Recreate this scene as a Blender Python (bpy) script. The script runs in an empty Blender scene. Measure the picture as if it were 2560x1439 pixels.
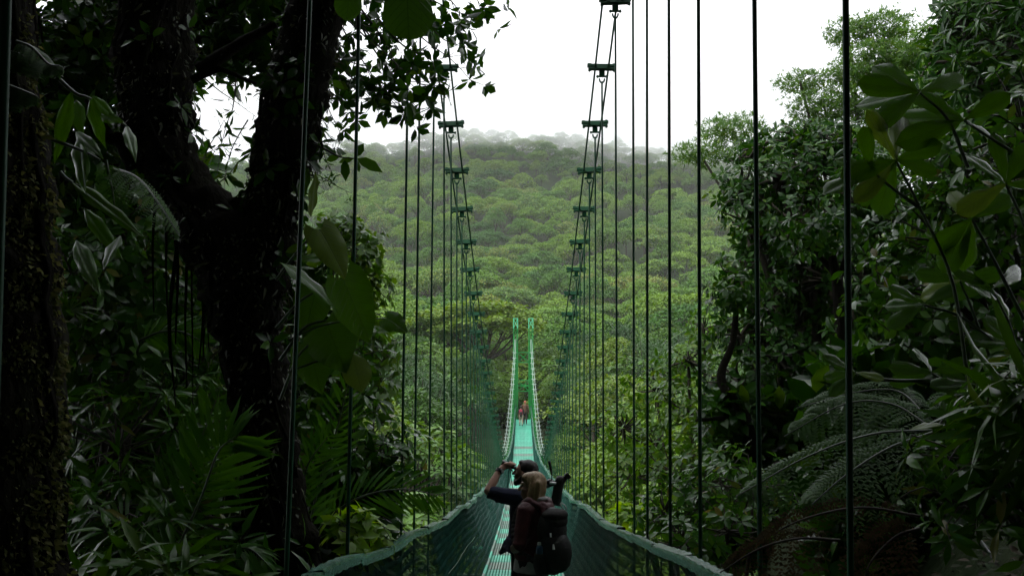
import bpy, math, random
import numpy as np
from mathutils import Vector, Matrix, noise as mnoise
R = np.random.default_rng(11)
random.seed(5)
SC = bpy.context.scene
COL = SC.collection
PI = math.pi

# ------------------------------------------------------------------ camera
FPX = 2500.0
PITCH = math.atan((970 - 719.5) / FPX)
YAW = math.atan(28 / FPX)
cam_d = bpy.data.cameras.new('camera')
cam = bpy.data.objects.new('camera', cam_d)
COL.objects.link(cam)
cam_d.sensor_width = 36
cam_d.lens = 36 * FPX / 2560
cam_d.clip_start = 0.05
cam_d.clip_end = 3000
cam.rotation_euler = (PI / 2 + PITCH, 0, YAW)
SC.camera = cam
_CM = np.array(cam.rotation_euler.to_matrix())


def at(u, v, Y):
    """world point seen at photo pixel (u, v) on the vertical plane y = Y"""
    d = _CM @ np.array([(u - 1280) / FPX, (719.5 - v) / FPX, -1.0])
    return d * (Y / d[1])


def px(Y):
    return FPX / Y          # photo pixels per metre at distance Y


# ------------------------------------------------------------------ tagging
def tag(o, label=None, cat=None, group=None, kind=None):
    if label: o['label'] = label
    if cat: o['category'] = cat
    if group: o['group'] = group
    if kind: o['kind'] = kind
    return o


def empty(name, loc, label=None, cat=None, group=None):
    o = bpy.data.objects.new(name, None)
    o.empty_display_size = 0.2
    COL.objects.link(o)
    o.location = loc
    return tag(o, label, cat, group)


def link(name, me, mat=None, parent=None):
    """parent given: mesh data is in world space, so undo the parent's location"""
    o = bpy.data.objects.new(name, me)
    COL.objects.link(o)
    if mat is not None:
        for m in (mat if isinstance(mat, (list, tuple)) else [mat]):
            me.materials.append(m)
    if parent is not None:
        o.parent = parent
        base = Vector((0, 0, 0)); q = parent
        while q is not None:
            base += q.location; q = q.parent
        o.location = -base
    return o


# ------------------------------------------------------------------ mesh building
def mesh_np(name, V, F, smooth=True, uv=None):
    """V (n,3), F list of int arrays (m,3)/(m,4) -> mesh"""
    me = bpy.data.meshes.new(name)
    V = np.asarray(V, dtype=np.float32)
    F = [np.asarray(f, dtype=np.int32) for f in F if len(f)]
    loops = np.concatenate([f.ravel() for f in F])
    tot = np.concatenate([np.full(len(f), f.shape[1], dtype=np.int32) for f in F])
    start = np.concatenate([[0], np.cumsum(tot)[:-1]]).astype(np.int32)
    me.vertices.add(len(V)); me.vertices.foreach_set('co', V.ravel())
    me.loops.add(len(loops)); me.loops.foreach_set('vertex_index', loops)
    me.polygons.add(len(tot)); me.polygons.foreach_set('loop_start', start)
    me.polygons.foreach_set('use_smooth', np.full(len(tot), smooth, dtype=bool))
    if uv is not None:
        l = me.uv_layers.new(name='UVMap')
        l.data.foreach_set('uv', np.asarray(uv, dtype=np.float32)[loops].ravel())
    me.update(calc_edges=True)
    return me


class MB:
    """collects shapes, builds one mesh"""
    def __init__(s):
        s.V = []; s.T = []; s.Q = []; s.n = 0; s.mt = []; s.mq = []

    def add(s, V, F, mi=0):
        V = np.asarray(V, dtype=float); F = np.asarray(F, dtype=int)
        if len(F) == 0: return s
        if F.shape[1] == 3:
            s.T.append(F + s.n); s.mt.append(np.full(len(F), mi))
        else:
            s.Q.append(F + s.n); s.mq.append(np.full(len(F), mi))
        s.V.append(V); s.n += len(V)
        return s

    def box(s, c, size, rot=None, mi=0):
        x, y, z = [q / 2 for q in size]
        V = np.array([[-x, -y, -z], [x, -y, -z], [x, y, -z], [-x, y, -z], [-x, -y, z], [x, -y, z], [x, y, z], [-x, y, z]])
        if rot is not None: V = V @ np.array(rot).T
        F = [[0, 3, 2, 1], [4, 5, 6, 7], [0, 1, 5, 4], [1, 2, 6, 5], [2, 3, 7, 6], [3, 0, 4, 7]]
        return s.add(V + np.asarray(c), F, mi)

    def bar(s, a, b, w, h, up=(0, 0, 1), mi=0):
        a = np.asarray(a, float); b = np.asarray(b, float)
        d = b - a; L = np.linalg.norm(d); d /= L
        r = np.cross(d, up); r /= np.linalg.norm(r); t = np.cross(r, d)
        V = []
        for p in (a, b):
            for sx, sz in ((-1, -1), (1, -1), (1, 1), (-1, 1)):
                V.append(p + r * sx * w / 2 + t * sz * h / 2)
        F = [[0, 1, 2, 3], [7, 6, 5, 4], [0, 4, 5, 1], [1, 5, 6, 2], [2, 6, 7, 3], [3, 7, 4, 0]]
        return s.add(V, F, mi)

    def tube(s, P, r, n=8, mi=0, rough=0.0, cap=True):
        P = np.asarray(P, float); m = len(P)
        r = np.broadcast_to(np.asarray(r, float), (m,))
        T = np.gradient(P, axis=0); T /= np.maximum(np.linalg.norm(T, axis=1, keepdims=True), 1e-9)
        ref = np.array([1.0, 0.1, 0.05]) if abs(T[0][2]) > .5 else np.array([0.05, 0.1, 1.0])
        ang = np.linspace(0, 2 * PI, n, endpoint=False)
        V = np.zeros((m, n, 3)); N = None
        for i in range(m):
            if N is None: N = ref
            N = N - T[i] * (N @ T[i]); N /= np.linalg.norm(N)
            B = np.cross(T[i], N)
            rr = r[i] * (1 + (R.normal(0, rough, n) if rough else 0))
            V[i] = P[i] + (np.cos(ang) * rr)[:, None] * N + (np.sin(ang) * rr)[:, None] * B
        i = np.arange(m - 1)[:, None] * n; j = np.arange(n)[None, :]; k = (j + 1) % n
        F = np.stack([i + j, i + k, i + n + k, i + n + j], -1).reshape(-1, 4)
        s.add(V.reshape(-1, 3), F, mi)
        if cap and n >= 3:
            for q, (o, sgn) in enumerate(((0, -1), ((m - 1) * n, 1))):
                c = P[0] if q == 0 else P[-1]
                tri = [[o + a, o + (a + 1) % n, m * n] for a in range(n)]
                if sgn < 0: tri = [t[::-1] for t in tri]
                ring = V.reshape(-1, 3)[o:o + n]
                s.add(np.vstack([ring, c]), [[t[0] - o, t[1] - o, n] if sgn > 0 else [n, t[1] - o, t[2] - o] for t in tri] , mi)
        return s

    def ball(s, c, rad, rot=None, n=14, m=9, mi=0):
        th = np.linspace(0, PI, m); ph = np.linspace(0, 2 * PI, n, endpoint=False)
        V = np.stack([np.sin(th)[:, None] * np.cos(ph), np.sin(th)[:, None] * np.sin(ph), np.cos(th)[:, None] * np.ones(n)], -1).reshape(-1, 3) * np.asarray(rad)
        if rot is not None: V = V @ np.array(rot).T
        i = np.arange(m - 1)[:, None] * n; j = np.arange(n)[None, :]; k = (j + 1) % n
        F = np.stack([i + j, i + n + j, i + n + k, i + k], -1).reshape(-1, 4)
        return s.add(V + np.asarray(c), F, mi)

    def limb(s, P, r, n=10):
        """rounded tapered limb: balls at the joints, tubes between (for remeshing)"""
        P = np.asarray(P, float); r = np.broadcast_to(np.asarray(r, float), (len(P),))
        for p, q in zip(P, r): s.ball(p, (q, q, q), n=n, m=7)
        for i in range(len(P) - 1): s.tube([P[i], P[i + 1]], [r[i], r[i + 1]], n)
        return s

    def mesh(s, name, smooth=True):
        F = []; mi = []
        if s.T: F.append(np.concatenate(s.T)); mi.append(np.concatenate(s.mt))
        if s.Q: F.append(np.concatenate(s.Q)); mi.append(np.concatenate(s.mq))
        me = mesh_np(name, np.concatenate(s.V), F, smooth)
        mi = np.concatenate(mi).astype(np.int32)
        if mi.any(): me.polygons.foreach_set('material_index', mi)
        return me

    def build(s, name, mat, parent=None, smooth=True):
        return link(name, s.mesh(name, smooth), mat, parent)


def smooth_path(P, n=24):
    """Catmull-Rom through the points"""
    P = np.asarray(P, float)
    Q = np.vstack([2 * P[0] - P[1], P, 2 * P[-1] - P[-2]])
    out = []; seg = len(P) - 1
    for t in np.linspace(0, seg - 1e-6, n):
        i = int(t); f = t - i
        a, b, c, d = Q[i], Q[i + 1], Q[i + 2], Q[i + 3]
        out.append(.5 * (2 * b + (c - a) * f + (2 * a - 5 * b + 4 * c - d) * f * f + (3 * b - a - 3 * c + d) * f ** 3))
    return np.array(out)


# ------------------------------------------------------------------ leaves
# template: leaf along +y, surface normal +z, length 1
def leaf_template(w=.36, fold=.10, droop=.12, wide=.5, st=(0, .28, .62, 1.0), prof=None):
    V = []; F = []; uv = []
    prof = prof or {st[1]: .9 if wide < .5 else .85, st[2]: .85 if wide < .5 else 1.0}
    V.append([0, 0, 0]); uv.append([.5, 0])
    for t in st[1:-1]:
        h = w / 2 * prof[t]; z = -droop * t * t
        V += [[-h, t, z + fold * h * 2], [0, t, z], [h, t, z + fold * h * 2]]
        uv += [[0, t], [.5, t], [1, t]]
    V.append([0, 1, -droop]); uv.append([.5, 1])
    k = len(st) - 2
    F += [[0, 2, 1], [0, 3, 2]]
    for i in range(k - 1):
        a = 1 + 3 * i; b = a + 3
        F += [[a, a + 1, b + 1], [a, b + 1, b], [a + 1, a + 2, b + 2], [a + 1, b + 2, b + 1]]
    e = 1 + 3 * (k - 1); tip = len(V) - 1
    F += [[e, e + 1, tip], [e + 1, e + 2, tip]]
    return np.array(V), np.array(F)


LEAF_ELL = leaf_template(.42, .12, .15)
LEAF_OBO = leaf_template(.40, .14, .18, prof={.28: .6, .62: 1.0})
LEAF_LAN = leaf_template(.22, .14, .22, prof={.28: 1.0, .62: .75})
LEAF_HRT = leaf_template(.62, .10, .18, st=(0, .12, .5, 1.0), prof={.12: .85, .5: .9})
LEAF_DIA = (np.array([[0, 0, 0], [-.24, .5, .05], [.24, .5, .05], [0, 1, -.08]]), np.array([[0, 2, 1], [1, 2, 3]]))
LEAF_FAT = (np.array([[0, 0, 0], [-.36, .5, .07], [.36, .5, .07], [0, 1, -.1]]), np.array([[0, 2, 1], [1, 2, 3]]))


def unit(a):
    return a / np.maximum(np.linalg.norm(a, axis=-1, keepdims=True), 1e-9)


def place(tpl, pos, axis, nrm, size):
    """copies of a leaf template -> (V, F)"""
    V0, F0 = tpl
    axis = unit(axis); nrm = unit(nrm - axis * np.sum(nrm * axis, -1, keepdims=True)); side = np.cross(axis, nrm)
    size = np.broadcast_to(np.asarray(size, float), (len(pos),))
    V = pos[:, None, :] + size[:, None, None] * (V0[None, :, 0, None] * side[:, None, :] + V0[None, :, 1, None] * axis[:, None, :] + V0[None, :, 2, None] * nrm[:, None, :])
    F = F0[None] + (np.arange(len(pos)) * len(V0))[:, None, None]
    return V.reshape(-1, 3), F.reshape(-1, 3)


def rdir(n):
    return unit(R.normal(size=(n, 3)))


def whorls(tpl, pos, axis, k, size, spread=(55, 100), jit=.25, sag=.15):
    """k leaves around every cluster axis"""
    n = len(pos)
    axis = unit(axis)
    a = unit(np.cross(axis, rdir(n))); b = np.cross(axis, a)
    th = (np.arange(k) / k * 2 * PI)[None] + R.uniform(0, 6.3, (n, 1)) + R.normal(0, .25, (n, k))
    phi = np.radians(R.uniform(spread[0], spread[1], (n, k)))
    d = axis[:, None] * np.cos(phi)[..., None] + (a[:, None] * np.cos(th)[..., None] + b[:, None] * np.sin(th)[..., None]) * np.sin(phi)[..., None]
    d[..., 2] -= sag
    d += R.normal(0, jit * .5, d.shape)
    nr = axis[:, None] + R.normal(0, jit, d.shape)
    s = np.broadcast_to(np.asarray(size, float).reshape(-1, 1) if np.ndim(size) else size, (n, k)) * R.uniform(.65, 1.15, (n, k))
    p = np.repeat(pos[:, None], k, 1) + d * (s * .12)[..., None]
    return place(tpl, p.reshape(-1, 3), d.reshape(-1, 3), nr.reshape(-1, 3), s.ravel())


def in_lobe(c, rad, n, inner=.35):
    d = rdir(n)
    r = (inner ** 3 + R.random(n) * (1 - inner ** 3)) ** (1 / 3)
    # uneven outline
    wob = 1 + .18 * np.sin(d[:, 0] * 5 + c[0] * 3) * np.cos(d[:, 2] * 6 + c[2]) + .12 * np.sin(d[:, 1] * 9 + d[:, 2] * 7)
    off = d * (r * wob)[:, None] * np.asarray(rad)
    return np.asarray(c) + off, d


# ------------------------------------------------------------------ materials
def nodes(name):
    m = bpy.data.materials.new(name); m.use_nodes = True
    nt = m.node_tree; nt.nodes.clear()
    return m, nt, nt.nodes, nt.links


def N(nt, t, **kw):
    n = nt.nodes.new(t)
    for k, v in kw.items():
        if k in n.inputs.keys(): n.inputs[k].default_value = v
        else: setattr(n, k, v)
    return n


def ramp(nt, stops, src=None, interp='LINEAR'):
    r = nt.nodes.new('ShaderNodeValToRGB'); r.color_ramp.interpolation = interp
    e = r.color_ramp.elements
    while len(e) < len(stops): e.new(.5)
    for i, (p, c) in enumerate(stops):
        e[i].position = p; e[i].color = (*c, 1) if len(c) == 3 else c
    if src is not None: nt.links.new(src, r.inputs[0])
    return r


def mat_leaf(name, cols, rough=.38, transl=.3, spec=.5, per='island', veins=False, patch=None, bump=0.0):
    m, nt, ns, L = nodes(name)
    out = N(nt, 'ShaderNodeOutputMaterial')
    if per == 'island':
        src = N(nt, 'ShaderNodeNewGeometry').outputs['Random Per Island']
        rp = ramp(nt, cols, src)
        colr = rp.outputs[0]
    else:
        oi = N(nt, 'ShaderNodeObjectInfo')
        g = N(nt, 'ShaderNodeNewGeometry')
        ma = N(nt, 'ShaderNodeMath', operation='MULTIPLY_ADD'); ma.inputs[1].default_value = .2
        mb = N(nt, 'ShaderNodeMath', operation='MULTIPLY'); mb.inputs[1].default_value = .8
        L.new(oi.outputs['Random'], mb.inputs[0])
        L.new(g.outputs['Random Per Island'], ma.inputs[0]); L.new(mb.outputs[0], ma.inputs[2])
        rp = ramp(nt, cols, ma.outputs[0]); colr = rp.outputs[0]
    b = N(nt, 'ShaderNodeBsdfPrincipled', Roughness=rough)
    b.inputs['Specular IOR Level'].default_value = spec
    if veins or patch:
        tc = N(nt, 'ShaderNodeTexCoord')
        if patch:
            no = N(nt, 'ShaderNodeTexNoise'); no.inputs['Scale'].default_value = patch[1]; no.inputs['Detail'].default_value = 4
            L.new(tc.outputs['Object'], no.inputs['Vector'])
            pr = ramp(nt, [(patch[2], (0, 0, 0)), (patch[2] + .1, (1, 1, 1))], no.outputs[0])
            mx = N(nt, 'ShaderNodeMixRGB'); mx.inputs[2].default_value = (*patch[0], 1)
            L.new(pr.outputs[0], mx.inputs[0]); L.new(colr, mx.inputs[1]); colr = mx.outputs[0]
        if veins:
            sx = N(nt, 'ShaderNodeSeparateXYZ'); L.new(tc.outputs['UV'], sx.inputs[0])
            ab = N(nt, 'ShaderNodeMath', operation='SUBTRACT'); ab.inputs[1].default_value = .5; L.new(sx.outputs[0], ab.inputs[0])
            a2 = N(nt, 'ShaderNodeMath', operation='ABSOLUTE'); L.new(ab.outputs[0], a2.inputs[0])
            s1 = N(nt, 'ShaderNodeMath', operation='MULTIPLY_ADD'); s1.inputs[1].default_value = -.55
            L.new(a2.outputs[0], s1.inputs[0]); L.new(sx.outputs[1], s1.inputs[2])
            s2 = N(nt, 'ShaderNodeMath', operation='MULTIPLY'); s2.inputs[1].default_value = 62; L.new(s1.outputs[0], s2.inputs[0])
            s3 = N(nt, 'ShaderNodeMath', operation='SINE'); L.new(s2.outputs[0], s3.inputs[0])
            v1 = ramp(nt, [(.0, (1, 1, 1)), (.93, (1, 1, 1)), (1, (0, 0, 0))], s3.outputs[0])
            v2 = ramp(nt, [(0, (0, 0, 0)), (.018, (1, 1, 1))], a2.outputs[0])
            mm = N(nt, 'ShaderNodeMath', operation='MULTIPLY'); L.new(v1.outputs[0], mm.inputs[0]); L.new(v2.outputs[0], mm.inputs[1])
            mx = N(nt, 'ShaderNodeMixRGB', blend_type='MULTIPLY'); mx.inputs[0].default_value = .3
            L.new(colr, mx.inputs[1]); L.new(mm.outputs[0], mx.inputs[2]); colr = mx.outputs[0]
            bp = N(nt, 'ShaderNodeBump'); bp.inputs['Strength'].default_value = .5; bp.inputs['Distance'].default_value = .004
            L.new(mm.outputs[0], bp.inputs['Height']); L.new(bp.outputs[0], b.inputs['Normal'])
    L.new(colr, b.inputs['Base Color'])
    if transl > 0:
        t = N(nt, 'ShaderNodeBsdfTranslucent')
        hs = N(nt, 'ShaderNodeHueSaturation'); hs.inputs['Hue'].default_value = .485; hs.inputs['Saturation'].default_value = 1.15; hs.inputs['Value'].default_value = 1.7
        L.new(colr, hs.inputs['Color']); L.new(hs.outputs[0], t.inputs[0])
        mix = N(nt, 'ShaderNodeMixShader'); mix.inputs[0].default_value = transl
        L.new(b.outputs[0], mix.inputs[1]); L.new(t.outputs[0], mix.inputs[2]); L.new(mix.outputs[0], out.inputs[0])
    else:
        L.new(b.outputs[0], out.inputs[0])
    return m


def mat_noise(name, stops, scale=8, rough=.7, spec=.4, bump=.3, bscale=None, dist=.02, metallic=0, detail=6, stretch=None, per_obj=0):
    m, nt, ns, L = nodes(name)
    out = N(nt, 'ShaderNodeOutputMaterial'); b = N(nt, 'ShaderNodeBsdfPrincipled', Roughness=rough, Metallic=metallic)
    b.inputs['Specular IOR Level'].default_value = spec
    tc = N(nt, 'ShaderNodeTexCoord'); vec = tc.outputs['Object']
    if stretch:
        mp = N(nt, 'ShaderNodeMapping'); mp.inputs['Scale'].default_value = stretch; L.new(vec, mp.inputs[0]); vec = mp.outputs[0]
    no = N(nt, 'ShaderNodeTexNoise'); no.inputs['Scale'].default_value = scale; no.inputs['Detail'].default_value = detail
    L.new(vec, no.inputs['Vector'])
    r = ramp(nt, stops, no.outputs[0]); colr = r.outputs[0]
    if per_obj:
        oi = N(nt, 'ShaderNodeObjectInfo'); hs = N(nt, 'ShaderNodeHueSaturation')
        mr = N(nt, 'ShaderNodeMapRange'); mr.inputs[3].default_value = 1 - per_obj; mr.inputs[4].default_value = 1 + per_obj
        L.new(oi.outputs['Random'], mr.inputs[0]); L.new(mr.outputs[0], hs.inputs['Value']); L.new(colr, hs.inputs['Color']); colr = hs.outputs[0]
    L.new(colr, b.inputs['Base Color'])
    if bump:
        n2 = N(nt, 'ShaderNodeTexNoise'); n2.inputs['Scale'].default_value = bscale or scale * 4; n2.inputs['Detail'].default_value = 5
        L.new(vec, n2.inputs['Vector'])
        bp = N(nt, 'ShaderNodeBump'); bp.inputs['Strength'].default_value = bump; bp.inputs['Distance'].default_value = dist
        L.new(n2.outputs[0], bp.inputs['Height']); L.new(bp.outputs[0], b.inputs['Normal'])
    L.new(b.outputs[0], out.inputs[0])
    return m


def mat_plain(name, col, rough=.6, spec=.4, metallic=0):
    return mat_noise(name, [(.3, tuple(c * .8 for c in col)), (.7, tuple(min(1, c * 1.15) for c in col))], 14, rough, spec, .15, 60, .004, metallic)


G = lambda *c: c
M = {}
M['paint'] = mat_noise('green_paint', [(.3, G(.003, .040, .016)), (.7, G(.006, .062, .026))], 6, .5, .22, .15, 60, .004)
M['paint_far'] = mat_noise('tower_green_lit_hanger', [(.3, G(.003, .15, .022)), (.7, G(.006, .21, .034))], 3, .5, .4, .1, 40, .004)  # the tower's own green; on the far hangers it paints in stronger light
M['cable_lit'] = mat_noise('sky_lit_cable', [(.3, G(.24, .33, .28)), (.7, G(.36, .44, .40))], 9, .3, .5, .3, 120, .003)  # pale tone paints sky light onto the far cables and clamps
M['rail'] = mat_noise('wet_green_sheet', [(.3, G(.007, .05, .029)), (.55, G(.014, .085, .055)), (.75, G(.055, .16, .115))], 11, .25, .5, .9, 30, .012)
M['wire'] = mat_noise('coated_wire', [(.3, G(.005, .045, .032)), (.7, G(.014, .085, .065))], 5, .4, .35, 0)
M['deck_teal'] = mat_noise('teal_deck_paint', [(.3, G(.04, .33, .22)), (.6, G(.075, .42, .29)), (.8, G(.2, .46, .36))], 4, .4, .5, .3, 40, .005, per_obj=.15)
M['deck_grey'] = mat_noise('worn_deck_steel', [(.3, G(.07, .19, .145)), (.5, G(.13, .19, .15)), (.75, G(.17, .16, .135))], 5, .45, .4, .3, 40, .005, per_obj=.15)
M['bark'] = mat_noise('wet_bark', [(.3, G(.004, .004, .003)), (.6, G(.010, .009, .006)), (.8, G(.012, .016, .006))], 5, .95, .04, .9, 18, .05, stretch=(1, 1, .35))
M['bark_mid'] = mat_noise('grey_bark', [(.3, G(.022, .019, .013)), (.7, G(.055, .048, .034))], 5, .8, .3, .5, 18, .03)
M['moss'] = mat_leaf('moss_tufts', [(0, G(.03, .042, .010)), (.6, G(.07, .08, .025)), (1, G(.17, .17, .065))], .8, .25, .1)
M['ground'] = mat_noise('forest_floor', [(.3, G(.010, .020, .006)), (.5, G(.018, .034, .010)), (.7, G(.03, .035, .014))], .6, .9, .2, .8, 3, .2)
M['leaf_hill'] = mat_leaf('hill_canopy_leaf', [(0, G(.028, .085, .022)), (.18, G(.058, .138, .028)), (.45, G(.098, .19, .030)), (.65, G(.14, .23, .034)), (.8, G(.060, .14, .048)), (.9, G(.18, .225, .042)), (1, G(.115, .11, .042))], .6, .2, .15, per='object')
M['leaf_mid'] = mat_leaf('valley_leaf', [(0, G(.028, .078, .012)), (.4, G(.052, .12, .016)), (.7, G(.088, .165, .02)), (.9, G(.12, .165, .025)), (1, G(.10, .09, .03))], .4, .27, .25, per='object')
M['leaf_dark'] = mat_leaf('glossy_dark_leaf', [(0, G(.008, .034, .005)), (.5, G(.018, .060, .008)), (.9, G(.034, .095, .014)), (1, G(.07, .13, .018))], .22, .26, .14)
M['leaf_fine'] = mat_leaf('fine_tree_leaf', [(0, G(.03, .085, .012)), (.5, G(.055, .13, .018)), (.9, G(.085, .17, .024)), (1, G(.13, .2, .03))], .3, .35, .22)
M['leaf_under'] = mat_leaf('understory_leaf', [(0, G(.016, .055, .008)), (.5, G(.032, .095, .014)), (.95, G(.055, .13, .02)), (1, G(.12, .11, .028))], .2, .28, .16)
M['leaf_bright'] = mat_leaf('bright_young_leaf', [(0, G(.12, .24, .02)), (.6, G(.17, .32, .03)), (1, G(.22, .34, .04))], .38, .5, .3)
M['leaf_big'] = mat_leaf('broad_leaf', [(0, G(.03, .095, .012)), (.5, G(.038, .105, .013)), (.9, G(.052, .12, .017)), (1, G(.075, .125, .02))], .3, .2, .2, veins=True, patch=(G(.13, .09, .025), 5, .76))
M['leaf_yellow'] = mat_leaf('ageing_broad_leaf', [(0, G(.055, .11, .018)), (1, G(.085, .13, .022))], .34, .25, .2, veins=True, patch=(G(.2, .10, .03), 5, .66))
M['fern'] = mat_leaf('fern_frond', [(0, G(.026, .075, .016)), (1, G(.05, .11, .026))], .5, .3, .10)
M['fern_dead'] = mat_leaf('withered_fern', [(0, G(.03, .026, .012)), (1, G(.07, .052, .026))], .8, .2, .1)
M['palm'] = mat_leaf('palm_leaflet', [(0, G(.026, .09, .012)), (1, G(.055, .15, .02))], .3, .36, .22)
M['twig'] = mat_noise('dark_twig', [(.3, G(.02, .017, .012)), (.7, G(.05, .042, .028))], 12, .7, .3, .3)
M['leaf_mid_dark'] = mat_leaf('dark_valley_leaf', [(0, G(.014, .048, .010)), (.6, G(.028, .075, .014)), (1, G(.05, .10, .02))], .4, .22, .25, per='object')  # darker green of the dark valley species

# ------------------------------------------------------------------ terrain
_ty = [-60, 2, 6, 12, 20, 30, 45, 60, 74, 80, 84, 100, 120, 150, 200, 250, 300, 350, 400, 430, 470, 560]
_tz = [-1.9, -1.9, -3.2, -7, -14, -22, -26, -20, -9, -4.6, -3.4, -4, 0, 3, 14, 29, 46.5, 67, 91, 105, 96, 55]


def terrain(x, y):
    x = np.asarray(x, float); y = np.asarray(y, float)
    z = np.interp(y, _ty, _tz)
    sm = lambda a, lo, hi: np.clip((a - lo) / (hi - lo), 0, 1) ** 2 * (3 - 2 * np.clip((a - lo) / (hi - lo), 0, 1))
    side = np.where(x > 0, sm(x, 1.5, 3.0), sm(-x, 1.5, 4.0)) * (1 - sm(y, 9, 24))
    z = z * (1 - side) + np.where(x > 0, -1.0 + .05 * x, -1.7 - .04 * x) * side
    far = sm(y, 90, 200)
    z = z - far * .0006 * x * x + far * (2.2 * np.sin(x * .045 + y * .02) * np.cos(y * .03 - x * .02) + 2 * np.sin(x * .11 + 1.3) * np.sin(y * .07))
    z = z - sm(x, 20, 120) * far * 6
    return z


def build_ground():
    s = np.linspace(-1, 1, 141); gx = np.sinh(s * 4.2) / np.sinh(4.2) * 420
    gy = np.concatenate([np.linspace(-60, 0, 16)[:-1], np.linspace(0, 90, 76)[:-1], np.linspace(90, 900, 120)])
    X, Y = np.meshgrid(gx, gy); Z = terrain(X, Y)
    Z = Z + .12 * np.sin(X * 3.1 + Y) * np.sin(Y * 2.3 - X * 1.1) * (np.abs(X) > 1.2)
    V = np.stack([X, Y, Z], -1).reshape(-1, 3)
    nx = len(gx); i = np.arange(len(gy) - 1)[:, None] * nx; j = np.arange(nx - 1)[None]
    F = np.stack([i + j, i + j + 1, i + nx + j + 1, i + nx + j], -1).reshape(-1, 4)
    tag(link('ground', mesh_np('ground', V, [F]), M['ground']), kind='structure')


build_ground()

# ------------------------------------------------------------------ bridge curves
_cv = [(0, 11.7), (168, 13.0), (305, 14.3), (427, 15.6), (523, 16.9), (605, 18.2), (678, 19.6), (740, 21), (790, 22.3), (834, 23.6), (874, 25), (907, 26.3), (942, 27.8), (966, 29.1), (989, 30.5), (1011, 32), (1029, 33.4), (1095, 39), (1140, 46)]
_cy = np.array([y for v, y in _cv]); _cz = np.array([at(1308, v, y)[2] for v, y in _cv])
_pf = np.polyfit(_cy, _cz, 3)
_low = float(np.polyval(_pf, 46))


def cable_z(y):
    if y <= 46: return float(np.polyval(_pf, y))
    ztop = at(1308, 848, 81.6)[2]
    t = (y - 46) / 35.6
    return _low + (ztop - _low) * t * t


def cable_x(y): return float(np.interp(y, [0, 12, 39, 53, 66, 81.6], [1.12, 1.055, 1.02, .88, .82, .64]))


_dk = np.array([(-1, -1.6), (2, -1.72), (5, -1.95), (9, -2.34), (13.5, -2.72), (22, -3.3), (32, -3.8), (42, -4.15), (50, -4.25), (58, -4.1), (67, -3.6), (75, -2.9), (82, -2.45)])


def deck_z(y):
    # smooth interpolation through the measured points
    i = int(np.clip(np.searchsorted(_dk[:, 0], y) - 1, 0, len(_dk) - 2))
    y0, y1 = _dk[i, 0], _dk[i + 1, 0]; t = np.clip((y - y0) / (y1 - y0), 0, 1)
    sl = lambda k: (_dk[min(k + 1, len(_dk) - 1), 1] - _dk[max(k - 1, 0), 1]) / (_dk[min(k + 1, len(_dk) - 1), 0] - _dk[max(k - 1, 0), 0])
    h = y1 - y0
    return float(_dk[i, 1] * (2 * t ** 3 - 3 * t * t + 1) + sl(i) * h * (t ** 3 - 2 * t * t + t) + _dk[i + 1, 1] * (-2 * t ** 3 + 3 * t * t) + sl(i + 1) * h * (t ** 3 - t * t))


def rail_x(y): return float(np.interp(y, [0, 15, 25, 50, 60, 82], [.945, .945, .90, .72, .66, .60]))


_wob = {-1: [random.uniform(-1, 1) for _ in range(200)], 1: [random.uniform(-1, 1) for _ in range(200)]}


def rail_pt(y, s):
    k = y / 1.25; i = int(k) + 3; f = k - math.floor(k); f = f * f * (3 - 2 * f)
    w = _wob[s][i] * (1 - f) + _wob[s][i + 1] * f
    w2 = _wob[s][i + 90] * (1 - f) + _wob[s][i + 91] * f
    return np.array([s * (rail_x(y) + .028 * w), y, deck_z(y) + 1.06 + .022 * w2])


# ------------------------------------------------------------------ the bridge
bridge = empty('suspension_bridge', (0, 0, deck_z(0)), 'long green steel suspension footbridge with mesh sides crossing the forest valley', 'bridge')
YEND = 81.5
# deck panels
k = 0; y = -.6
while y < YEND - .3:
    y1 = min(y + 1.24, YEND); mb = MB(); hw = .58
    a = deck_z(y + .02); b = deck_z(y1 - .02)
    nb = 24 if y < 32 else 12
    for i in range(nb):
        x = -hw + (i + .5) * 2 * hw / nb
        mb.bar((x, y + .02, a), (x, y1 - .02, b), 2 * hw / nb * (.62 if y < 32 else .86), .022)
    for yy in np.linspace(y + .03, y1 - .03, 7):
        zz = a + (b - a) * (yy - y) / (y1 - y)
        mb.box((0, yy, zz - .018), (2 * hw, .022 if y < 32 else .06, .016))
    for s in (-1, 1):                                   # edge angle
        mb.bar((s * (hw + .022), y + .01, a + .03), (s * (hw + .022), y1 - .01, b + .03), .04, .10)
    if k % 2 == 0: mb.bar((-1.1 if y < 40 else -.85, y, a - .09), (1.1 if y < 40 else .85, y, a - .09), .04, .05)     # cross beam that the hangers carry
    if y < 46: m = M['deck_grey'] if (k % 5 in (1, 2, 4)) else M['deck_teal']
    else: m = M['deck_grey'] if k in (49, 52) else M['deck_teal']
    mb.build('deck_panel', m, bridge, smooth=False)
    y = y1; k += 1

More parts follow.
